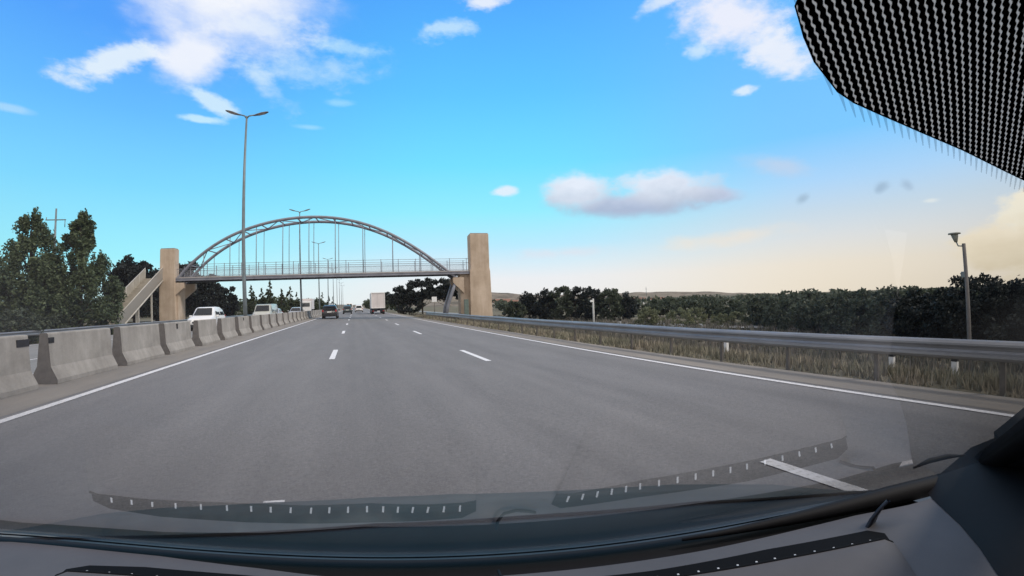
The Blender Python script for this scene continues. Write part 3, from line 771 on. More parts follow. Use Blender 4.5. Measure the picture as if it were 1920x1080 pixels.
def truck(label, loc, rz, Wd, H, Lb, cabmat, rear=True):
    t = thing('box_truck', label, 'truck', loc, rz)
    b = MB(); b.box((0, Lb/2, (H+1.12)/2), (Wd, Lb, H-1.12)); bo = b.build('cargo_box', M_BOX, t, bevel=.02)
    f_ = MB()
    for sx in (-1, 1): f_.box((sx*(Wd/2-.06), -.03, (H+1.12)/2), (.14, .08, H-1.1))
    f_.box((0, -.03, H-.06), (Wd-.28, .08, .14)); f_.box((0, -.03, 1.18), (Wd-.28, .08, .14)); f_.box((0, -.035, (H+1.2)/2), (.05, .06, H-1.5))
    f_.build('door_frame', M_BOXF, bo)
    c_ = MB(); c_.box((0, Lb+1.25, 1.75), (Wd*.96, 1.9, 2.5)); co = c_.build('cab', cabmat, t, bevel=.12)
    w_ = MB(); w_.box((0, Lb+2.21, 2.15), (Wd*.8, .04, .85)); w_.build('windscreen', M_GLS, co)
    ch = MB(); ch.box((-.45, (Lb+1)/2, .9), (.18, Lb+1.2, .28)); ch.box((.45, (Lb+1)/2, .9), (.18, Lb+1.2, .28)); ch.build('chassis', M_TRIM, t)
    for yy in (1.2, 2.4, Lb+1.1):
        for sx in (-1, 1):
            w_ = MB(); w_.tube([(sx*(Wd/2-.45), yy, .5), (sx*(Wd/2-.05), yy, .5)], .5, 18); wo_ = w_.build('wheel', M_TYRE, t)
            w_ = MB(); w_.tube([(sx*(Wd/2-.05), yy, .5), (sx*(Wd/2-.02), yy, .5)], .26, 12); w_.build('rim', M_RIM, wo_)
    bm = MB(); bm.box((0, .05, .58), (Wd*.92, .12, .14)); bm.box((-.6, .15, .8), (.08, .08, .4)); bm.box((.6, .15, .8), (.08, .08, .4)); bm.build('rear_bumper', M_TRIM, t)
    for sx in (-1, 1):
        l_ = MB(); l_.box((sx*Wd*.38, -.02, .62), (.32, .05, .14)); l_.build('taillight', M_TAIL, t)
        l_ = MB(); l_.box((sx*.32*Wd, -.04, .9), (.5, .02, .45)); l_.build('mud_flap', M_TRIM, t)
    p_ = MB(); p_.box((0, -.02, .58), (.5, .03, .12)); p_.build('number_plate', M_PLATE, t)
    return t
truck('large truck with pinkish-white box body driving away in the right lane', (4.38, 83.0, rz0(4.4)), 0, 2.55, 4.05, 7.6, M_CAB)
truck('pale grey oncoming truck beyond the barrier near the second lamp pole', (-11.2, 112, 0.02), pi, 2.5, 3.6, 6.0, M_WHITE)

# ------------------------------------------------------------------ vegetation
def quads(P, size, rng, flat=0.0):
    """one small two-triangle leaf card per point of P (n,3); returns verts, faces"""
    n = len(P)
    a = rng.normal(size=(n, 3)); a /= np.linalg.norm(a, axis=1)[:, None]
    b = rng.normal(size=(n, 3)); b -= (a*b).sum(1)[:, None]*a; b /= np.linalg.norm(b, axis=1)[:, None]
    sz = size*rng.uniform(.55, 1.35, n)[:, None]
    a = a*sz; b = b*sz*.6
    V = np.stack([P-a, P+b*.9-a*.1, P+a, P-b*.9-a*.1], 1).reshape(-1, 3)
    F = np.arange(n*4).reshape(-1, 4)
    return V, F
def mesh_np(name, V, F, mat, parent=None):
    me = bpy.data.meshes.new(name)
    me.vertices.add(len(V)); me.vertices.foreach_set('co', V.astype(np.float32).ravel())
    me.loops.add(F.size); me.loops.foreach_set('vertex_index', F.astype(np.int32).ravel())
    me.polygons.add(len(F)); k = F.shape[1]
    me.polygons.foreach_set('loop_start', np.arange(len(F), dtype=np.int32)*k)
    me.update(calc_edges=True); me.validate()
    me.materials.append(mat)
    o = bpy.data.objects.new(name, me); COL.objects.link(o)
    if parent is not None: o.parent = parent
    return o
def tree(name, label, x, y, z, h, r, kind, n, leaf, mat, seed, group=None, sx=1.0, base=.1):
    rng = np.random.default_rng(seed)
    t = thing(name, label, 'tree' if 'shrub' not in name else 'shrub', (x, y, z), 0, group)
    tb = MB(); lean = rng.uniform(-.02, .02, 2)*h
    hh = h*(.9 if kind in ('poplar', 'cone') else .6)
    tr = max(.05, h*.018)
    tb.tube([(0, 0, -.4), (lean[0]*.3, lean[1]*.3, hh*.35), (lean[0]*.7, lean[1]*.7, hh*.7), (lean[0], lean[1], hh)], [tr*1.3, tr, tr*.6, tr*.15], 8)
    cen = []
    if kind == 'poplar':
        K = 120
        for i in range(K):
            f = rng.uniform(base, .93)**.9
            rad = r*np.interp(f, [0, .12, .35, .6, .8, .93, 1], [.78, 1, .98, .66, .36, .16, .05])*np.sqrt(rng.uniform(.12, 1))
            a = rng.uniform(0, 2*pi); c = np.array([cos(a)*rad, sin(a)*rad, f*h])
            cen.append((c, r*rng.uniform(.13, .24)*(1-.62*f), 1.5, max(.2, f)))
        for i in range(34):   # upright leading shoots over the whole outline
            a = rng.uniform(0, 2*pi); q = rng.uniform(0, .85); f = 1.0-.66*q**.9+rng.uniform(-.07, .02)
            c = np.array([cos(a)*r*q, sin(a)*r*q, f*h-.2]); cen.append((c, r*.075, 3.0, 1))
    elif kind == 'cone':
        K = 46
        for i in range(K):
            f = rng.uniform(base, .98); rad = r*(1-f)**.85*np.sqrt(rng.uniform(.1, 1)); a = rng.uniform(0, 2*pi)
            cen.append((np.array([cos(a)*rad, sin(a)*rad, f*h]), r*.26*(1.1-f), .9, .6))
        cen.append((np.array([0, 0, h*.97]), r*.07, 3.0, .5))
    elif kind == 'umbrella':
        K = 70
        for i in range(K):
            a = rng.uniform(0, 2*pi); q = np.sqrt(rng.uniform(0, 1)); zc = h*(.50+base) + (h*(.46-base))*np.sqrt(max(0, 1-q*q*.92))*rng.uniform(.15, 1)
            cen.append((np.array([cos(a)*r*q*.92, sin(a)*r*q*.92, zc]), r*rng.uniform(.12, .2), .75, .8))
    else:   # round, down to the ground
        K = 64
        for i in range(K):
            d = rng.normal(size=3); d /= np.linalg.norm(d); q = rng.uniform(.25, 1)**.5
            c = np.array([d[0]*r*q*.92, d[1]*r*q*.92, h*.5 + d[2]*h*.46*q + 0])
            if c[2] < h*.5: c[:2] *= 1.15; c[2] = max(c[2], .12*h)
            cen.append((c, min(r, h*.5)*rng.uniform(.14, .28), .85, .8))
    for c, rr, st_, w in cen[::5]:
        zz = max(.3, c[2]-rr*2); tb.tube([(lean[0]*.5, lean[1]*.5, min(zz*.75, hh*.9)), (c[0]*.5, c[1]*.5, min(c[2]*.9, zz)), tuple(c)], [tr*.35, tr*.22, tr*.08], 5)
    tb.build('trunk', M_BARK, t)
    P = []
    w = np.array([rr**2*st_ for _, rr, st_, _ in cen]); w = w/w.sum()
    for (c, rr, st_, _), ww in zip(cen, w):
        k = max(6, int(n*ww)); d = rng.normal(size=(k, 3)); d /= np.linalg.norm(d, axis=1)[:, None]
        q = rng.uniform(.15, 1, k)**.45; d *= (rr*q)[:, None]*rng.uniform(.75, 1.25, (k, 1)); d[:, 2] *= st_
        P.append(c+d)
    P = np.concatenate(P); P[:, 0] *= sx
    P = P[P[:, 2] > .05]
    V, F = quads(P, leaf, rng)
    mesh_np('crown', V, F, mat, t)
    return t
# the two big leafy trees on the left, and a third cut by the frame
GP = 'leafy trees behind the left guardrail'
tree('broadleaf_tree', 'tall leafy green tree left of the power pole, second from the left edge', -25.0, 36, -.35, 9.8, 3.7, 'poplar', 27000, .12, M_LEAF, 11, GP, base=.02)
tree('broadleaf_tree', 'tall pointed leafy tree right of the power pole, nearest the bridge stairs', -21.6, 36.5, -.35, 9.9, 2.9, 'poplar', 26000, .12, M_LEAF, 12, GP, base=.02)
tree('broadleaf_tree', 'leafy dark tree cut off by the left edge of the photo', -28.6, 34.5, -.35, 6.6, 3.4, 'poplar', 16000, .12, M_LEAF, 13, GP, base=.02)
tree('broadleaf_tree', 'low leafy tree between the two tall trees on the left', -23.0, 34.5, -.35, 6.0, 2.4, 'poplar', 14000, .115, M_LEAF, 15, GP, base=.02)
tree('shrub', 'low dark shrub under the tall trees at the left guardrail', -20.4, 27.5, -.3, 2.2, 1.9, 'round', 5000, .09, M_DARK, 31)
tree('shrub', 'dark shrub at the foot of the trees near the left picture edge', -22.2, 24.5, -.3, 2.6, 2.4, 'round', 6000, .09, M_DARK, 32)
tree('shrub', 'dark green shrub below the pointed tree beside the stairs', -22.0, 33.5, -.3, 2.0, 1.8, 'round', 4000, .09, M_DARK, 33)
GD = 'dark rounded pines behind the left tower'
tree('pine_tree', 'dark rounded pine between the leafy trees and the bridge stairs', -42.0, 88, -.4, 12.4, 5.2, 'round', 12000, .30, M_PINE, 21, GD, base=.1)
tree('pine_tree', 'dark rounded pine directly behind the left bridge tower', -36.5, 86, -.4, 11.0, 4.6, 'round', 9000, .30, M_PINE, 22, GD, base=.1)
tree('pine_tree', 'dark rounded pine right of the left tower with its top above the deck', -32.3, 88, -.4, 11.7, 4.2, 'round', 10000, .30, M_PINE, 23, GD, base=.02)
tree('pine_tree', 'dark pine below the bridge deck behind the white crossover car', -28.6, 89, -.4, 9.6, 3.8, 'round', 8000, .28, M_PINE, 24, GD, base=.02)
tree('pine_tree', 'dark pine at the right end of the dark clump under the deck', -25.6, 90, -.4, 7.4, 2.8, 'round', 6000, .26, M_PINE, 25, GD, base=.02)
GC = 'pointed conifers along the opposite carriageway'
for i, (x, y, h, r, lab) in enumerate([
 (-23.6, 105, 7.2, 2.0, 'slim dark conifer left of the nearest lamp pole under the deck'),
 (-22.0, 100, 5.6, 2.4, 'low conifer just right of the nearest lamp pole'),
 (-20.2, 100, 6.2, 1.9, 'first pointed green conifer right of the nearest lamp pole'),
 (-18.4, 100, 7.8, 2.0, 'tallest pointed conifer under the middle left of the bridge deck'),
 (-16.2, 102, 5.9, 2.0, 'shorter conifer between the tallest one and the grey-green one'),
 (-14.6, 104, 6.6, 2.2, 'grey-green conifer left of the second lamp pole'),
 (-15.2, 120, 5.6, 2.4, 'conifer right beside the oncoming pale truck'),
 (-13.6, 160, 5.6, 3.0, 'rounded bush-like conifer beyond the third lamp pole'),
 (-12.4, 175, 7.4, 2.4, 'pointed conifer beyond the third lamp pole'),
 (-11.3, 200, 6.4, 2.6, 'small far conifer left of the black car roof'),
 (-11.0, 230, 7.0, 2.6, 'farthest small conifer above the black car')]):
    tree('conifer_tree', lab, x, y, -.35, h, r, 'cone' if 'bush-like' not in lab else 'round', 2600, .22, M_CON, 40+i, GC, base=.03)
GR = 'dark umbrella pines right of the truck'
tree('pine_tree', 'dark spreading pine just right of the truck', 9.6, 97, -.9, 6.6, 4.0, 'umbrella', 7000, .24, M_PINE, 61, GR, base=-.12)
tree('pine_tree', 'dark spreading pine in the middle of the clump before the right tower', 14.6, 95, -1.2, 9.2, 4.4, 'umbrella', 8000, .24, M_PINE, 62, GR, base=-.14)
tree('pine_tree', 'dark spreading pine nearest the right tower', 19.5, 92, -1.4, 9.6, 4.2, 'umbrella', 8000, .24, M_PINE, 63, GR, base=-.14)
tree('pine_tree', 'low dark pine behind the spreading pines right of the truck', 14.5, 118, -1.4, 6.6, 4.5, 'round', 4000, .26, M_PINE, 64, GR, base=.05)
# trees running away along the right verge, seen between the truck and the cars
for i in range(9):
    y = 150+i*38
    tree('roadside_tree', 'far roadside tree beyond the truck, the %s of the receding row' % ['nearest', 'second', 'third', 'fourth', 'fifth', 'sixth', 'seventh', 'eighth', 'farthest'][i], 13+rnd.uniform(-1, 2), y, -.8, 5.5+rnd.uniform(-.5, 1.5)+i*.35, 3.6+i*.3, 'round', 1300, .38+i*.03, M_DARK if i % 2 else M_CON, 70+i, 'far trees along the right verge', base=.05)
# dark pines right of the right tower
GQ = 'dark trees beyond the field right of the right tower'
Q = [(21.5, 57, 3.7, 1.6), (23.9, 60, 4.9, 1.8), (26.0, 58, 4.5, 1.7), (28.6, 57, 5.4, 1.7), (30.3, 56, 5.2, 1.6), (32.8, 55, 5.5, 1.9), (35.3, 55, 4.9, 1.9), (37.5, 53, 4.5, 1.7), (39.5, 54, 4.6, 1.9), (42.0, 53, 4.2, 1.9)]
wd = ['first', 'second', 'third', 'fourth', 'fifth', 'sixth', 'seventh', 'eighth', 'ninth', 'tenth']
for i, (a, d, h, r) in enumerate([(20.8, 62, 3.2, 1.7), (22.8, 66, 4.6, 2.0), (25.0, 64, 4.9, 2.0), (27.0, 62, 5.6, 1.8), (29.0, 63, 5.4, 2.0), (31.2, 61, 5.3, 2.0), (33.4, 60, 4.9, 2.0), (35.4, 62, 4.2, 2.1)]):
    x, y = sin(R(a))*d, cos(R(a))*d
    tree('dark_tree', 'dark dense tree, %s of the clump counted from the right bridge tower' % wd[i], x, y, gz(x, y), h, r, 'round', 5000, .15, M_PINE if i % 3 else M_DARK, 90+i, GQ, base=.03, )
# the long dark belt to the right
k = 0
wd2 = ['leftmost', 'second', 'third', 'fourth', 'fifth', 'sixth', 'seventh', 'eighth', 'ninth', 'tenth', 'eleventh', 'twelfth', 'thirteenth', 'fourteenth', 'fifteenth', 'sixteenth', 'seventeenth', 'eighteenth', 'nineteenth', 'twentieth', 'twenty-first']
for a, d, e in [(38.5, 80, -.6), (41, 76, -.5), (43.5, 72, -.55), (46, 66, -.8), (48.5, 58, -1.0), (50.5, 50, -.9), (52.8, 44, -.35), (55, 40, -.1), (57.2, 36, -.35), (59.5, 34, -.45), (61.8, 32, -.35), (63.8, 31, -.1), (65.6, 30, .15), (67.6, 29, -.2), (69.6, 28, -.45), (71.6, 27, -.6), (73.6, 26, -.4), (75.3, 26, 1.1), (76.6, 25, .7), (78.4, 26, -.9), (81, 26, -1.2)]:
    x, y = sin(R(a))*d, cos(R(a))*d
    z0 = gz(x, y); top = 1.4 + d*tan(R(e - (.3 if a < 66 else 0))); h = top - z0
    tree('grove_tree', 'dark tree in the long belt behind the guardrail, %s from its left end' % wd2[k], x, y, z0, h, (3.2 if d > 60 else 2.0+.2*(k % 3)), 'round', 7000, .04+.0019*d, M_DARK if a < 69 else M_PINE, 120+k, 'dark belt of trees behind the right guardrail', base=.02)
    k += 1
# a looser far wood between hills and belt
rng = np.random.default_rng(5)
P = []
for i in range(420):
    a = R(rng.uniform(18, 88)); d = rng.uniform(150, 420) if rng.uniform() < .7 else rng.uniform(420, 900)
    x, y = sin(a)*d, cos(a)*d; z0 = gz(x, y); hh = rng.uniform(2.5, 4.6)*(1+d/700); rr = hh*rng.uniform(.6, 1.1)
    k = 90; dd = rng.normal(size=(k, 3)); dd /= np.linalg.norm(dd, axis=1)[:, None]
    pp = dd*np.array([rr, rr, hh*.5])*rng.uniform(.6, 1, (k, 1)) + np.array([x, y, z0+hh*.5]); P.append(pp)
P = np.concatenate(P); V, F = quads(P, .85, rng)
tag(mesh_np('woods', V, F, M_DARK), 'far scattered woodland in the valley below the hills', 'woods', kind='stuff')
P = []
for i in range(500):
    a = R(rng.uniform(-42, 2)); d = rng.uniform(150, 500)
    x, y = sin(a)*d, cos(a)*d
    if x > -24: continue
    hh = rng.uniform(5, 8); rr = hh*rng.uniform(.5, .8); k = 80
    dd = rng.normal(size=(k, 3)); dd /= np.linalg.norm(dd, axis=1)[:, None]
    P.append(dd*np.array([rr, rr, hh*.5])*rng.uniform(.6, 1, (k, 1)) + np.array([x, y, hh*.5-.4]))
P = np.concatenate(P); V, F = quads(P, .8, rng)
tag(mesh_np('woods', V, F, M_CON), 'far wood behind the opposite carriageway', 'woods', kind='stuff')
# pale shrubs behind the rail
for i, (x, y, h, r, lab) in enumerate([(28.8, 36.5, 2.3, 1.3, 'small pale green shrub left of the large one behind the guardrail'),
    (31.0, 32.5, 2.1, 2.6, 'large pale grey-green shrub behind the guardrail before the dark trees'),
    (33.6, 29.4, 1.5, 2.4, 'low pale shrub sloping down to the right of the large one')]):
    tree('shrub', lab, x, y, gz(x, y), h, r, 'round', 4500, .085, M_SHRUB, 170+i, 'pale shrubs behind the guardrail', base=.02)

# grass: blades as thin triangles
def blades(name, label, n, region, hfun, mat, seed, wid=.012, clump=True):
    rng = np.random.default_rng(seed)
    if clump:
        nc = n//14; C0 = region(rng, nc); idx = rng.integers(0, nc, n); P = C0[idx]+rng.normal(scale=.09, size=(n, 2))
    else: P = region(rng, n)
    z = np.array([gz(px, py) for px, py in P]) - .03
    H = hfun(P, rng)
    dist = np.hypot(P[:, 0], P[:, 1]); w = wid*(1+dist/14)*rng.uniform(.6, 1.5, n)
    a = rng.uniform(0, 2*pi, n); lx, ly = rng.normal(scale=.22, size=n)*H, rng.normal(scale=.22, size=n)*H
    b0 = np.stack([P[:, 0]-np.cos(a)*w, P[:, 1]-np.sin(a)*w, z], 1); b1 = np.stack([P[:, 0]+np.cos(a)*w, P[:, 1]+np.sin(a)*w, z], 1)
    tp = np.stack([P[:, 0]+lx, P[:, 1]+ly, z+H], 1)
    V = np.stack([b0, b1, tp], 1).reshape(-1, 3); F = np.arange(3*n).reshape(-1, 3)
    return tag(mesh_np(name, V, F, mat), label, 'grass', kind='stuff')
def reg1(rng, n):
    y = -2 + 64*rng.uniform(0, 1, n)**1.35; x = 8.25 + 3.2*rng.uniform(0, 1, n)**1.1; return np.stack([x, y], 1)
blades('grass', 'dry straw-coloured grass growing under and behind the right guardrail', 62000, reg1, lambda P, r: r.uniform(.05, .30, len(P))*np.clip((P[:, 0]-7.9)*1.5, .25, 1.15), M_GRASS, 1)
def reg2(rng, n):
    y = -2 + 90*rng.uniform(0, 1, n)**1.3; x = 11 + 26*rng.uniform(0, 1, n)**1.3; return np.stack([x, y], 1)
blades('weeds', 'grey dried weeds on the slope behind the guardrail', 70000, reg2, lambda P, r: r.uniform(.15, .7, len(P)), M_WEED, 2, .018)
def reg3(rng, n):
    y = 4 + 90*rng.uniform(0, 1, n)**1.2; x = -19.2 - 9*rng.uniform(0, 1, n); return np.stack([x, y], 1)
blades('grass', 'dull green grass behind the guardrail of the opposite carriageway', 26000, reg3, lambda P, r: r.uniform(.15, .5, len(P)), grassmat('green_grass', (.07, .085, .04), (.19, .19, .10)), 3, .016)

# ------------------------------------------------------------------ poles, posts, signs, houses
t = thing('surveillance_pole', 'thin leaning pole with a lamp on top standing behind the right guardrail', 'pole', (14.0, 4.0, gz(14, 4)))
z0 = gz(14, 4)
p = MB(); p.tube([(0, 0, -.2), (0.0, .03, .9), (-.02, .04, 2.4-z0)], [.05, .048, .042], 10); p.build('pole', plain('pole_grey', (.13, .12, .115), .7, .3), t)
zt = 2.35 - z0
p = MB(); p.tube([(-.02, .03, zt-.02), (-.05, .16, zt+.0), (-.06, .20, zt+.12)], .018, 8); ar = p.build('arm', M_LAMP, t)
p = MB(); p.tube([(-.06, .20, zt+.10), (-.06, .215, zt+.24), (-.06, .225, zt+.31)], [.035, .075, .085], 14); p.tube([(-.06, .225, zt+.31), (-.06, .225, zt+.345)], [.15, .14], 14); p.build('lamp_head', plain('lamp_shade_grey', (.26, .27, .24), .6, .3), t)
p = MB(); p.box((-.02, .10, zt-.75), (.09, .10, .16)); p.build('camera_box', M_LAMP, t, bevel=.02)
t = thing('marker_post', 'white post standing in the weeds behind the guardrail left of the dark belt', 'post', (16.0, 26.3, gz(16, 26)))
p = MB(); p.tube([(0, 0, -.1), (0, 0, 2.95)], .065, 10); p.build('post', plain('post_grey_white', (.42, .42, .41), .6, .3), t)
p = MB(); p.box((-.14, 0, 2.78), (.18, .1, .14)); p.build('bracket', M_SIGN, t)
for i, (x, y, lab) in enumerate([(10.0, 4.3, 'short white delineator post under the right guardrail, the left one'), (10.0, 3.12, 'short white delineator post under the right guardrail, the right one'), (9.6, 8.6, 'short white delineator post in dry grass near the middle of the rail')]):
    t = thing('delineator_post', lab, 'post', (x, y, gz(x, y)), 0, 'white delineator posts')
    zz = .08-gz(x, y) if i < 2 else .62
    p = MB(); p.box((0, 0, zz/2-.05), (.10, .10, zz+.1)); p.build('post', M_SIGN, t, bevel=.01)
    p = MB(); p.box((0, 0, zz-.12), (.104, .104, .05)); p.build('band', M_TRIM, t)
t = thing('utility_pole', 'power pole with a crossarm rising between the two tall left trees', 'power pole', (-38.9, 60, -.4))
p = MB(); p.tube([(0, 0, 0), (0, 0, 15.3)], [.2, .10], 10); p.build('pole', M_LAMP, t)
p = MB(); p.box((0, 0, 13.85), (2.6, .12, .12)); ca = p.build('crossarm', M_LAMP, t)
for xx in (-1.2, 1.2):
    p = MB(); p.tube([(xx, 0, 13.85), (xx, 0, 12.9 if xx > 0 else 14.2)], [.05, .05], 6); p.build('insulator', M_LAMP, ca)
t = thing('radio_mast', 'thin radio mast on the far hill', 'mast', (sin(R(38.2))*1300, cos(R(38.2))*1300, -4))
p = MB(); p.tube([(0, 0, 0), (0, 0, 34)], [.9, .5], 6); p.build('mast', M_LAMP, t)
p = MB(); p.box((0, 0, 27), (3, 3, 1)); p.build('platform', M_LAMP, t)
t = thing('road_sign', 'small white sign on a post under the dark pines before the right tower', 'sign', (15.3, 84, gz(15.3, 84)))
p = MB(); p.tube([(0, 0, 0), (0, 0, 4.2)], .06, 8); p.build('post', M_POST, t)
p = MB(); p.box((0, -.06, 3.9), (1.0, .04, 1.0)); p.build('panel', M_SIGN, t)
def house(label, a, d, w, dp, h, wall=M_WALL, roofm=M_ROOF):
    x, y = sin(R(a))*d, cos(R(a))*d; z = gz(x, y) if d < 700 else -12
    t = thing('house', label, 'house', (x, y, z), R(-a), 'houses on the far slope')
    b = MB(); b.box((0, 0, h/2-1), (w, dp, h+2)); b.build('wall', wall, t)
    r_ = MB(); e = .4
    r_.add([(-w/2-e, -dp/2-e, h), (w/2+e, -dp/2-e, h), (w/2+e, dp/2+e, h), (-w/2-e, dp/2+e, h), (-w/2-e, 0, h+dp*.28), (w/2+e, 0, h+dp*.28)], [(0,1,5,4),(2,3,4,5),(0,4,3),(1,2,5),(3,2,1,0)])
    r_.build('roof', roofm, t)
    for k in range(3):
        wn = MB(); wn.box((-w*.3+k*w*.3, -dp/2-.03, h*.55), (w*.1, .06, h*.3)); wn.build('window', M_GLS, t)
    return t
house('long pale house on the far slope right of the right bridge tower', 18.9, 330, 16, 9, 4.5)
house('small pale house on the far slope, second right of the tower', 20.6, 340, 9, 8, 4.0, M_SIGN)
house('low white building above the belt, left of two others', 37.2, 520, 15, 9, 5, M_SIGN)
house('low white building above the belt, the middle one', 39.6, 560, 18, 9, 5, M_SIGN)
house('low pale building above the belt, the right one', 43.2, 600, 14, 9, 5)

# ------------------------------------------------------------------ the camera car's own interior
gn = Vector((0.174, 0.579, 0.797)).normalized(); GO = 0.06057
HD = -.34
own = thing('car', 'car the photo is taken from: dashboard, windscreen, black pillar, mesh sunshade and blue-grey bonnet', 'car', tuple(CAM))
def gl(x, z=None, y=None, off=0.0):           # point on the windscreen plane
    if y is None: y = (GO - gn.x*x - gn.z*z)/gn.y
    else: z = (GO - gn.x*x - gn.y*y)/gn.z
    return Vector((x, y, z)) - gn*off
def baseY(x): return (GO - gn.x*x - gn.z*HD)/gn.y
s = Mat('windscreen_glass', .0, .5)
tn = s.t; gm_ = s.n('ShaderNodeNewGeometry'); dp_ = s.n('ShaderNodeVectorMath', operation='DOT_PRODUCT')
tn.links.new(gm_.outputs['Normal'], dp_.inputs[0]); tn.links.new(gm_.outputs['Incoming'], dp_.inputs[1])
sch = s.math('ADD', s.math('MULTIPLY', s.math('POWER', s.math('SUBTRACT', 1.0, s.math('ABSOLUTE', dp_.outputs['Value'])), 5.0), .93), .04)
sch = s.math('DIVIDE', s.math('MULTIPLY', sch, 2.0), s.math('ADD', sch, 1.0))
tp_ = s.n('ShaderNodeBsdfTransparent'); tp_.inputs[0].default_value = (.955, .975, .975, 1)
gs_ = s.n('ShaderNodeBsdfGlossy'); gs_.inputs['Roughness'].default_value = .012
mxs = s.n('ShaderNodeMixShader'); tn.links.new(sch, mxs.inputs[0])
tn.links.new(tp_.outputs[0], mxs.inputs[1]); tn.links.new(gs_.outputs[0], mxs.inputs[2]); tn.links.new(mxs.outputs[0], tn.nodes['Material Output'].inputs[0])
M_GLASS = s.m
w = MB()
poly = [gl(-.95, z=HD-.0), gl(1.0, z=HD), gl(.93, y=.257), gl(.838, y=.211), gl(.693, y=.144), gl(.60, y=.06), gl(.50, y=-.16), gl(-.95, y=-.16)]
w.add(poly, [tuple(range(len(poly)-1, -1, -1))]); w.build('windscreen', M_GLASS, own)
# narrow black band along the lower edge of the glass
f_ = MB(); V = []
for x in np.linspace(-.93, 1.0, 24): V += [gl(x, z=HD+.010, off=.003), gl(x, z=HD-.004, off=.003)]
f_.add(V, [(2*i, 2*i+1, 2*i+3, 2*i+2) for i in range(23)]); f_.build('frit_band', M_FRIT, own)
# black plastic cowl outside, between the glass and the bonnet
CW = [(-1.1, .90), (-.703, .889), (-.396, .852), (.007, .815), (.306, .739), (.606, .626), (.796, .514), (.914, .441), (1.035, .365), (1.2, .28)]
def cowlY(x): return float(np.interp(x, [c[0] for c in CW], [c[1] for c in CW]))
f_ = MB(); V = []
for x in np.linspace(-1.1, 1.2, 40):
    y0 = baseY(x)+.004; y1 = max(cowlY(x), y0+.02)
    for f, z in ((0, HD-.05), (.15, HD-.06), (.5, -.405), (.93, -.416), (1, -.42), (1.0, -.46)): V.append((x, y0+(y1-y0)*f, z))
f_.add(V, [(i*6+j, (i+1)*6+j, (i+1)*6+j+1, i*6+j+1) for i in range(39) for j in range(5)], True); f_.build('cowl', M_FRIT, own)
f_ = MB(); f_.tube([gl(x, z=HD+.012, off=.012) for x in np.linspace(.40, 1.15, 20)], [.002+.014*min(1, i/9) for i in range(20)], 10); f_.build('corner_seal', M_BLK, own)
f_ = MB()
f_.tube([(x, cowlY(x)-.004, -.417) for x in np.linspace(-1.0, .95, 30)], .004, 6); f_.build('cowl_edge', M_BLK, own)
# dashboard: black gutter strip along the glass, then the textured top
gapL = [(-.9, .80), (-.551, .72), (-.30, .640), (-.15, .583), (-.02, .527), (.202, .462), (.411, .400), (.566, .358), (.656, .332), (.80, .277)]
g_ = MB(); V = []
for x, y in gapL: V += [(x, baseY(x)+.012, HD-.014), (x, y-.002, HD-.012)]
g_.add(V, [(2*i, 2*i+1, 2*i+3, 2*i+2) for i in range(len(gapL)-1)]); g_.build('gutter', M_BLK, own)
d_ = MB(); V = []
back = [(-.9, -.10), (-.551, -.10), (-.282, -.10), (-.035, -.10), (.202, -.10), (.411, -.10), (.566, -.08), (.63, .05), (.70, .16)]
edge = [(-.9, -.10), (-.5, -.1), (-.28, -.1), (-.15, -.1), (-.03, -.1), (.2, -.1), (.4, -.1), (.56, .0), (.66, .12), (.80, .277)]
for (x, y), (x2, y2) in zip(gapL, edge):
    V += [(x, y, HD-.010), (x, y-.004, HD-.001), (x+(x2-x)*.08, y+(y2-y)*.08, HD), (x2, y2, HD), (x2, y2-.04, HD-.03), (x2, y2-.05, HD-.35)]
k = 6
d_.add(V, [(i*k+j, i*k+j+1, (i+1)*k+j+1, (i+1)*k+j) for i in range(len(gapL)-1) for j in range(k-1)], False)
dash = d_.build('dashboard', M_DASH, own)
# defroster vents with ribs, mirrored by the glass
def vent(top, bot, nr):
    NS = 24; tx = np.linspace(0, 1, NS+1)
    def ip(P, f):
        P = np.array(P); s_ = np.linspace(0, 1, len(P)); return np.array([np.interp(f, s_, P[:, 0]), np.interp(f, s_, P[:, 1])])
    def fr(f):
        b, c_ = ip(top, f), ip(bot, f); d_ = (b-c_)/np.linalg.norm(b-c_)
        e = max(.25, min(1, (f*30+.25) if f < .5 else ((1-f)*30+.25)))
        m_ = (b+c_)/2; c2 = m_+(c_-m_)*e - d_*.002*e; l2 = b + d_*.013*e
        return l2, c2, d_, HD + VH*e
    v_ = MB(); V = []; lp = MB(); LV = []; pd = MB(); VP = []
    for f in tx:
        l2, c2, d_, z = fr(f)
        def at(k, zz): return (l2[0]+d_[0]*k, l2[1]+d_[1]*k, zz)
        V += [(c2[0], c2[1], HD+.0006), at(-.0002, HD+.0006)]
        LV += [at(-.0002, HD), at(0, z-.0006), at(.0012, z), at(.0035, z-.0002), at(.0042, z-.0016)]
        u = (z-HD)/VH
        VP += [at(.0037, z-.0010), at(.025, HD+(VH-.003)*u), at(.06, HD+VH*.35*u), at(.105, HD+.0003)]
    v_.add(V, [(2*i, 2*i+1, 2*i+3, 2*i+2) for i in range(NS)]); vo = v_.build('vent', M_VENT, dash)
    lp.add(LV, [(i*5+j, i*5+j+1, (i+1)*5+j+1, (i+1)*5+j) for i in range(NS) for j in range(4)]); lp.build('lip', M_VENT, vo)
    pd.add(VP, [(i*4+j, i*4+j+1, (i+1)*4+j+1, (i+1)*4+j) for i in range(NS) for j in range(3)], True); pd.build('pad', M_DASH, vo)
    for i in range(nr):                          # thin fins standing just below the lip
        f = (i+1)/(nr+1); l2, c2, d_, z = fr(f); k = .0185
        r_ = MB(); r_.box((l2[0]-d_[0]*k, l2[1]-d_[1]*k, HD+.0014), (.0024, .0135, .0012), rz=atan2(d_[1], d_[0])-pi/2); r_.build('rib', M_RIB, vo)
VH = .019
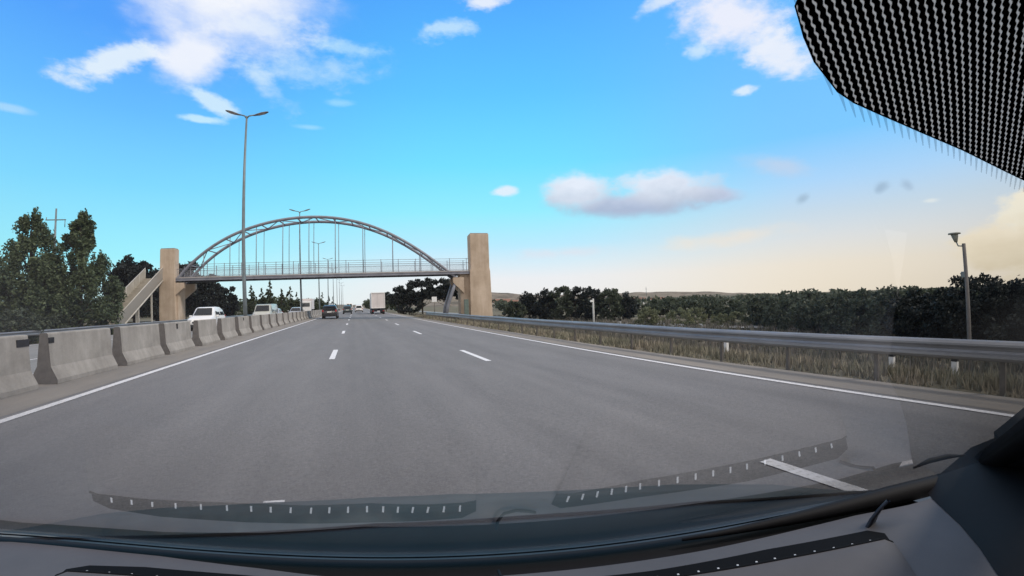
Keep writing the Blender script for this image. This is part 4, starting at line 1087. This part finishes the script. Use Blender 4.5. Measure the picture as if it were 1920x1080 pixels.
vent([(-.416, .605), (-.306, .576), (-.18, .535), (-.09, .507), (-.012, .479), (.05, .463), (.113, .443)], [(-.415, .627), (-.307, .605), (-.178, .566), (-.09, .537), (-.008, .508), (.05, .489), (.118, .464)], 19)
vent([(.208, .412), (.312, .370), (.459, .318), (.619, .257)], [(.207, .433), (.321, .393), (.475, .347), (.645, .283)], 17)
# light sensor ring between the vents
r_ = MB(); r_.tube([(.149, .480, HD+.002), (.146, .462, HD+.006), (.150, .446, HD+.008), (.163, .438, HD+.008), (.180, .438, HD+.006), (.190, .441, HD+.003)], .0022, 6); r_.build('sensor_ring', M_BLK, dash)
# small bent tab standing at the right end of the vent
r_ = MB(); pts = [(.645, .300, HD), (.648, .297, HD+.012), (.652, .290, HD+.028), (.655, .282, HD+.040)]
V = []
for i, q in enumerate(pts):
    w_ = [.012, .011, .008, .002][i]; V += [(q[0]-w_, q[1], q[2]), (q[0]+w_, q[1]+.002, q[2]), (q[0]+w_, q[1]-.003, q[2]), (q[0]-w_, q[1]-.005, q[2])]
F = [(i*4+j, i*4+(j+1) % 4, (i+1)*4+(j+1) % 4, (i+1)*4+j) for i in range(3) for j in range(4)]
r_.add(V, F, True); r_.build('trim_tab', M_PILL, dash)
# A-pillar trim following the right edge of the glass
pe2 = [gl(1.22, y=.405), gl(1.13, y=.358), gl(1.031, y=.309), gl(.93, y=.257), gl(.838, y=.211), gl(.763, y=.176), gl(.693, y=.144), gl(.60, y=.101), gl(.45, y=.030)]
pp = MB(); V = []
offs = [(-.004, .004, .012), (.0, .0, -.002), (.012, -.014, -.008), (.03, -.03, -.014), (.07, -.05, -.018), (.13, -.06, -.012), (.22, -.05, .01), (.40, .0, .05)]
for i, q in enumerate(pe2):
    for o_ in offs: V.append(q + Vector(o_))
rb = MB(); W_ = []
for q in pe2:
    for o_ in ((-.003, .003, .014), (-.002, .0, -.0035), (.008, -.012, -.011), (.016, -.02, -.0125)): W_.append(q + Vector(o_))
k = len(offs)
pp.add(V, [(i*k+j, i*k+j+1, (i+1)*k+j+1, (i+1)*k+j) for i in range(len(pe2)-1) for j in range(k-1)], True); po = pp.build('pillar_trim', M_PILL, own)
rb.add(W_, [(i*4+j, i*4+j+1, (i+1)*4+j+1, (i+1)*4+j) for i in range(len(pe2)-1) for j in range(3)], True); rb.build('rubber_seal', M_BLK, po)
# door top, black, right of the dashboard
dm = MB()
L0 = [(.83, .300), (.80, .277), (.738, .217), (.69, .18), (.642, .150), (.60, .06), (.56, -.06), (.54, -.22)]
V = []
for x, y in L0: V += [(x, y, HD+.001), (x+.03, y-.012, HD+.02), (x+.12, y-.03, HD+.05), (x+.45, y-.1, HD+.07)]
dm.add(V, [(i*4+j, i*4+j+1, (i+1)*4+j+1, (i+1)*4+j) for i in range(len(L0)-1) for j in range(3)], True); dm.build('door_trim', M_BLK, own)
# dark cabin lining behind and above the camera
sh = MB(); X0, X1, Y0, Y1, Z0, Z1 = -.95, .95, -1.9, -.12, -.95, .30
sh.add([(X0, Y0, Z0), (X1, Y0, Z0), (X1, Y0, Z1), (X0, Y0, Z1), (X0, Y1, Z0), (X1, Y1, Z0), (X1, Y1, Z1), (X0, Y1, Z1), (X0, -.155, Z1), (X1, -.155, Z1)],
       [(0,1,2,3),(0,4,5,1),(3,2,6,7),(0,3,7,4),(1,5,6,2)]); sh.build('cabin_lining', M_SHELL, own)
# woven sunshade stuck to the inside of the glass
ex = Vector((0.977, 0, -0.213)); ey = gn.cross(ex).normalized(); ex = ey.cross(gn).normalized()
outl = [(.028, -.095), (.032, -.055), (.0380, -.020), (.0438, -.0036), (.0483, -.0012), (.0529, .0006), (.0609, .0020), (.0655, .0018), (.0719, .0008), (.0847, -.0014), (.0996, -.0041), (.118, -.0069), (.1345, -.0095), (.16, -.0135), (.19, -.018), (.215, -.03), (.215, -.095)]
P0 = gn*(GO-.004)
def shp(u, v, o=0.0): return P0 + ex*u + ey*v - gn*o
sgn = 1.0
chk = gl(.062, y=.036) - gn*GO
n = len(outl); V = [shp(u, v, .0) for u, v in outl] + [shp(u, v, .0012) for u, v in outl]
ss = MB(); ss.add(V[:n], [tuple(range(n))])
mw = Mat('woven_mesh', .6, .2)
tcn = mw.n('ShaderNodeTexCoord')
def dot(vec):
    d = mw.n('ShaderNodeVectorMath', operation='DOT_PRODUCT'); mw.t.links.new(tcn.outputs['Object'], d.inputs[0]); d.inputs[1].default_value = vec; return d.outputs['Value']
ca, sa = cos(R(22.5)), sin(R(22.5))
va = ex*ca + ey*sa; vb = -ex*sa + ey*ca
a_ = dot(va); b_ = dot(vb)
wv = mw.math('MULTIPLY', mw.math('SINE', mw.math('MULTIPLY', a_, 2*pi/.00150)), .085)
ph = mw.math('FRACT', mw.math('ADD', mw.math('DIVIDE', b_, .00122), wv))
tri = mw.math('ABSOLUTE', mw.math('SUBTRACT', ph, .5))
thr = mw.math('ADD', mw.math('MULTIPLY', mw.math('SINE', mw.math('ADD', mw.math('MULTIPLY', a_, 2*pi/.00150), 1.2)), .045), .165)
on = mw.math('MULTIPLY', mw.math('SUBTRACT', thr, tri), 9.0, clamp=True)
db = mw.n('ShaderNodeBsdfDiffuse'); db.inputs[0].default_value = (.006, .006, .007, 1)
dw = mw.n('ShaderNodeBsdfDiffuse'); dw.inputs[0].default_value = (.62, .59, .56, 1)
tw = mw.n('ShaderNodeBsdfTranslucent'); tw.inputs[0].default_value = (.60, .54, .48, 1)
m1 = mw.n('ShaderNodeMixShader'); m1.inputs[0].default_value = .65; mw.t.links.new(dw.outputs[0], m1.inputs[1]); mw.t.links.new(tw.outputs[0], m1.inputs[2])
m2 = mw.n('ShaderNodeMixShader'); mw.t.links.new(on, m2.inputs[0]); mw.t.links.new(db.outputs[0], m2.inputs[1]); mw.t.links.new(m1.outputs[0], m2.inputs[2])
mw.t.links.new(m2.outputs[0], mw.t.nodes['Material Output'].inputs[0])
sho = ss.build('sunshade', mw.m, own)
hm = MB(); hm.tube([tuple(v) for v in V[:n-1]], .00013, 6); hm.build('hem', M_BLK, sho)
# see-through teeth imitating the shade's lower edge reflected in the glass
mf = Mat('mirrored_edge', .8, .1); mf.color((.08, .12, .18))
tpf = mf.n('ShaderNodeBsdfTransparent'); mxf = mf.n('ShaderNodeMixShader'); mxf.inputs[0].default_value = .34
mf.t.links.new(tpf.outputs[0], mxf.inputs[1]); mf.t.links.new(mf.b.outputs[0], mxf.inputs[2]); mf.t.links.new(mxf.outputs[0], mf.t.nodes['Material Output'].inputs[0])
fm = MB()
# walk along the lower outline and hang one tooth per thread column
def along(pts, step):
    out = []; acc = 0
    for (a, b) in zip(pts[:-1], pts[1:]):
        A_ = Vector(a); B_ = Vector(b); L_ = (B_-A_).length; d0 = acc
        while d0 < L_: out.append(A_.lerp(B_, d0/L_)); d0 += step
        acc = d0 - L_
    return out
low = [(.0425, -.0100)] + outl[3:15]
dirb = Vector((ca, sa)); prev = None
for q in along(low, .0001):
    bb = q.x*(-sa)+q.y*ca; col = math.floor(bb/.00122)
    if prev is not None and col != prev:
        L_ = rnd.uniform(.0030, .0036)*(1 + q.x*4)
        a_, b_ = q - dirb*.001, q + dirb*L_
        pw = Vector((-sa, ca))*.00038
        fm.add([shp(*(a_-pw), -.0005), shp(*(a_+pw), -.0005), shp(*(b_+pw*.25), -.0005), shp(*(b_-pw*.25), -.0005)], [(0, 1, 2, 3)])
    prev = col
fm.build('edge_reflection', mf.m, sho)
# bonnet: blue-grey painted sheet beyond the glass, its front edge rolling down
M_BON = paint('bonnet_paint', (.045, .055, .058), .5)
be = [(-1.2, .95), (-.98, 1.09), (-.817, 1.125), (-.68, 1.172), (-.539, 1.185), (-.261, 1.17), (.017, 1.134), (.22, 1.085), (.42, 1.011), (.60, .94), (.76, .865), (.88, .78), (.97, .706), (1.05, .58), (1.08, .45)]
bn = MB(); V = []
for i, (x, y) in enumerate(be):
    yb_ = cowlY(x) + .006
    for f, dz in ((0, -.432), (.35, -.455), (.7, -.482), (1.0, -.503), (1.12, -.525), (1.5, -.62), (1.9, -.80)):
        V.append((x*(1 if f <= 1 else 1), yb_+(y-yb_)*f, dz))
k = 7
bn.add(V, [(i*k+j, (i+1)*k+j, (i+1)*k+j+1, i*k+j+1) for i in range(len(be)-1) for j in range(k-1)], True); bn.build('bonnet', M_BON, own)
# wiper tip outside the glass, near the pillar
wb = MB(); pts = [gl(.672, y=.254, off=-.006), gl(.70, y=.243, off=-.010), gl(.735, y=.232, off=-.010), gl(.77, y=.222, off=-.006)]
wb.tube(pts, [.0012, .0035, .0035, .001], 6); wb.build('wiper_tip', M_TRIM, own)
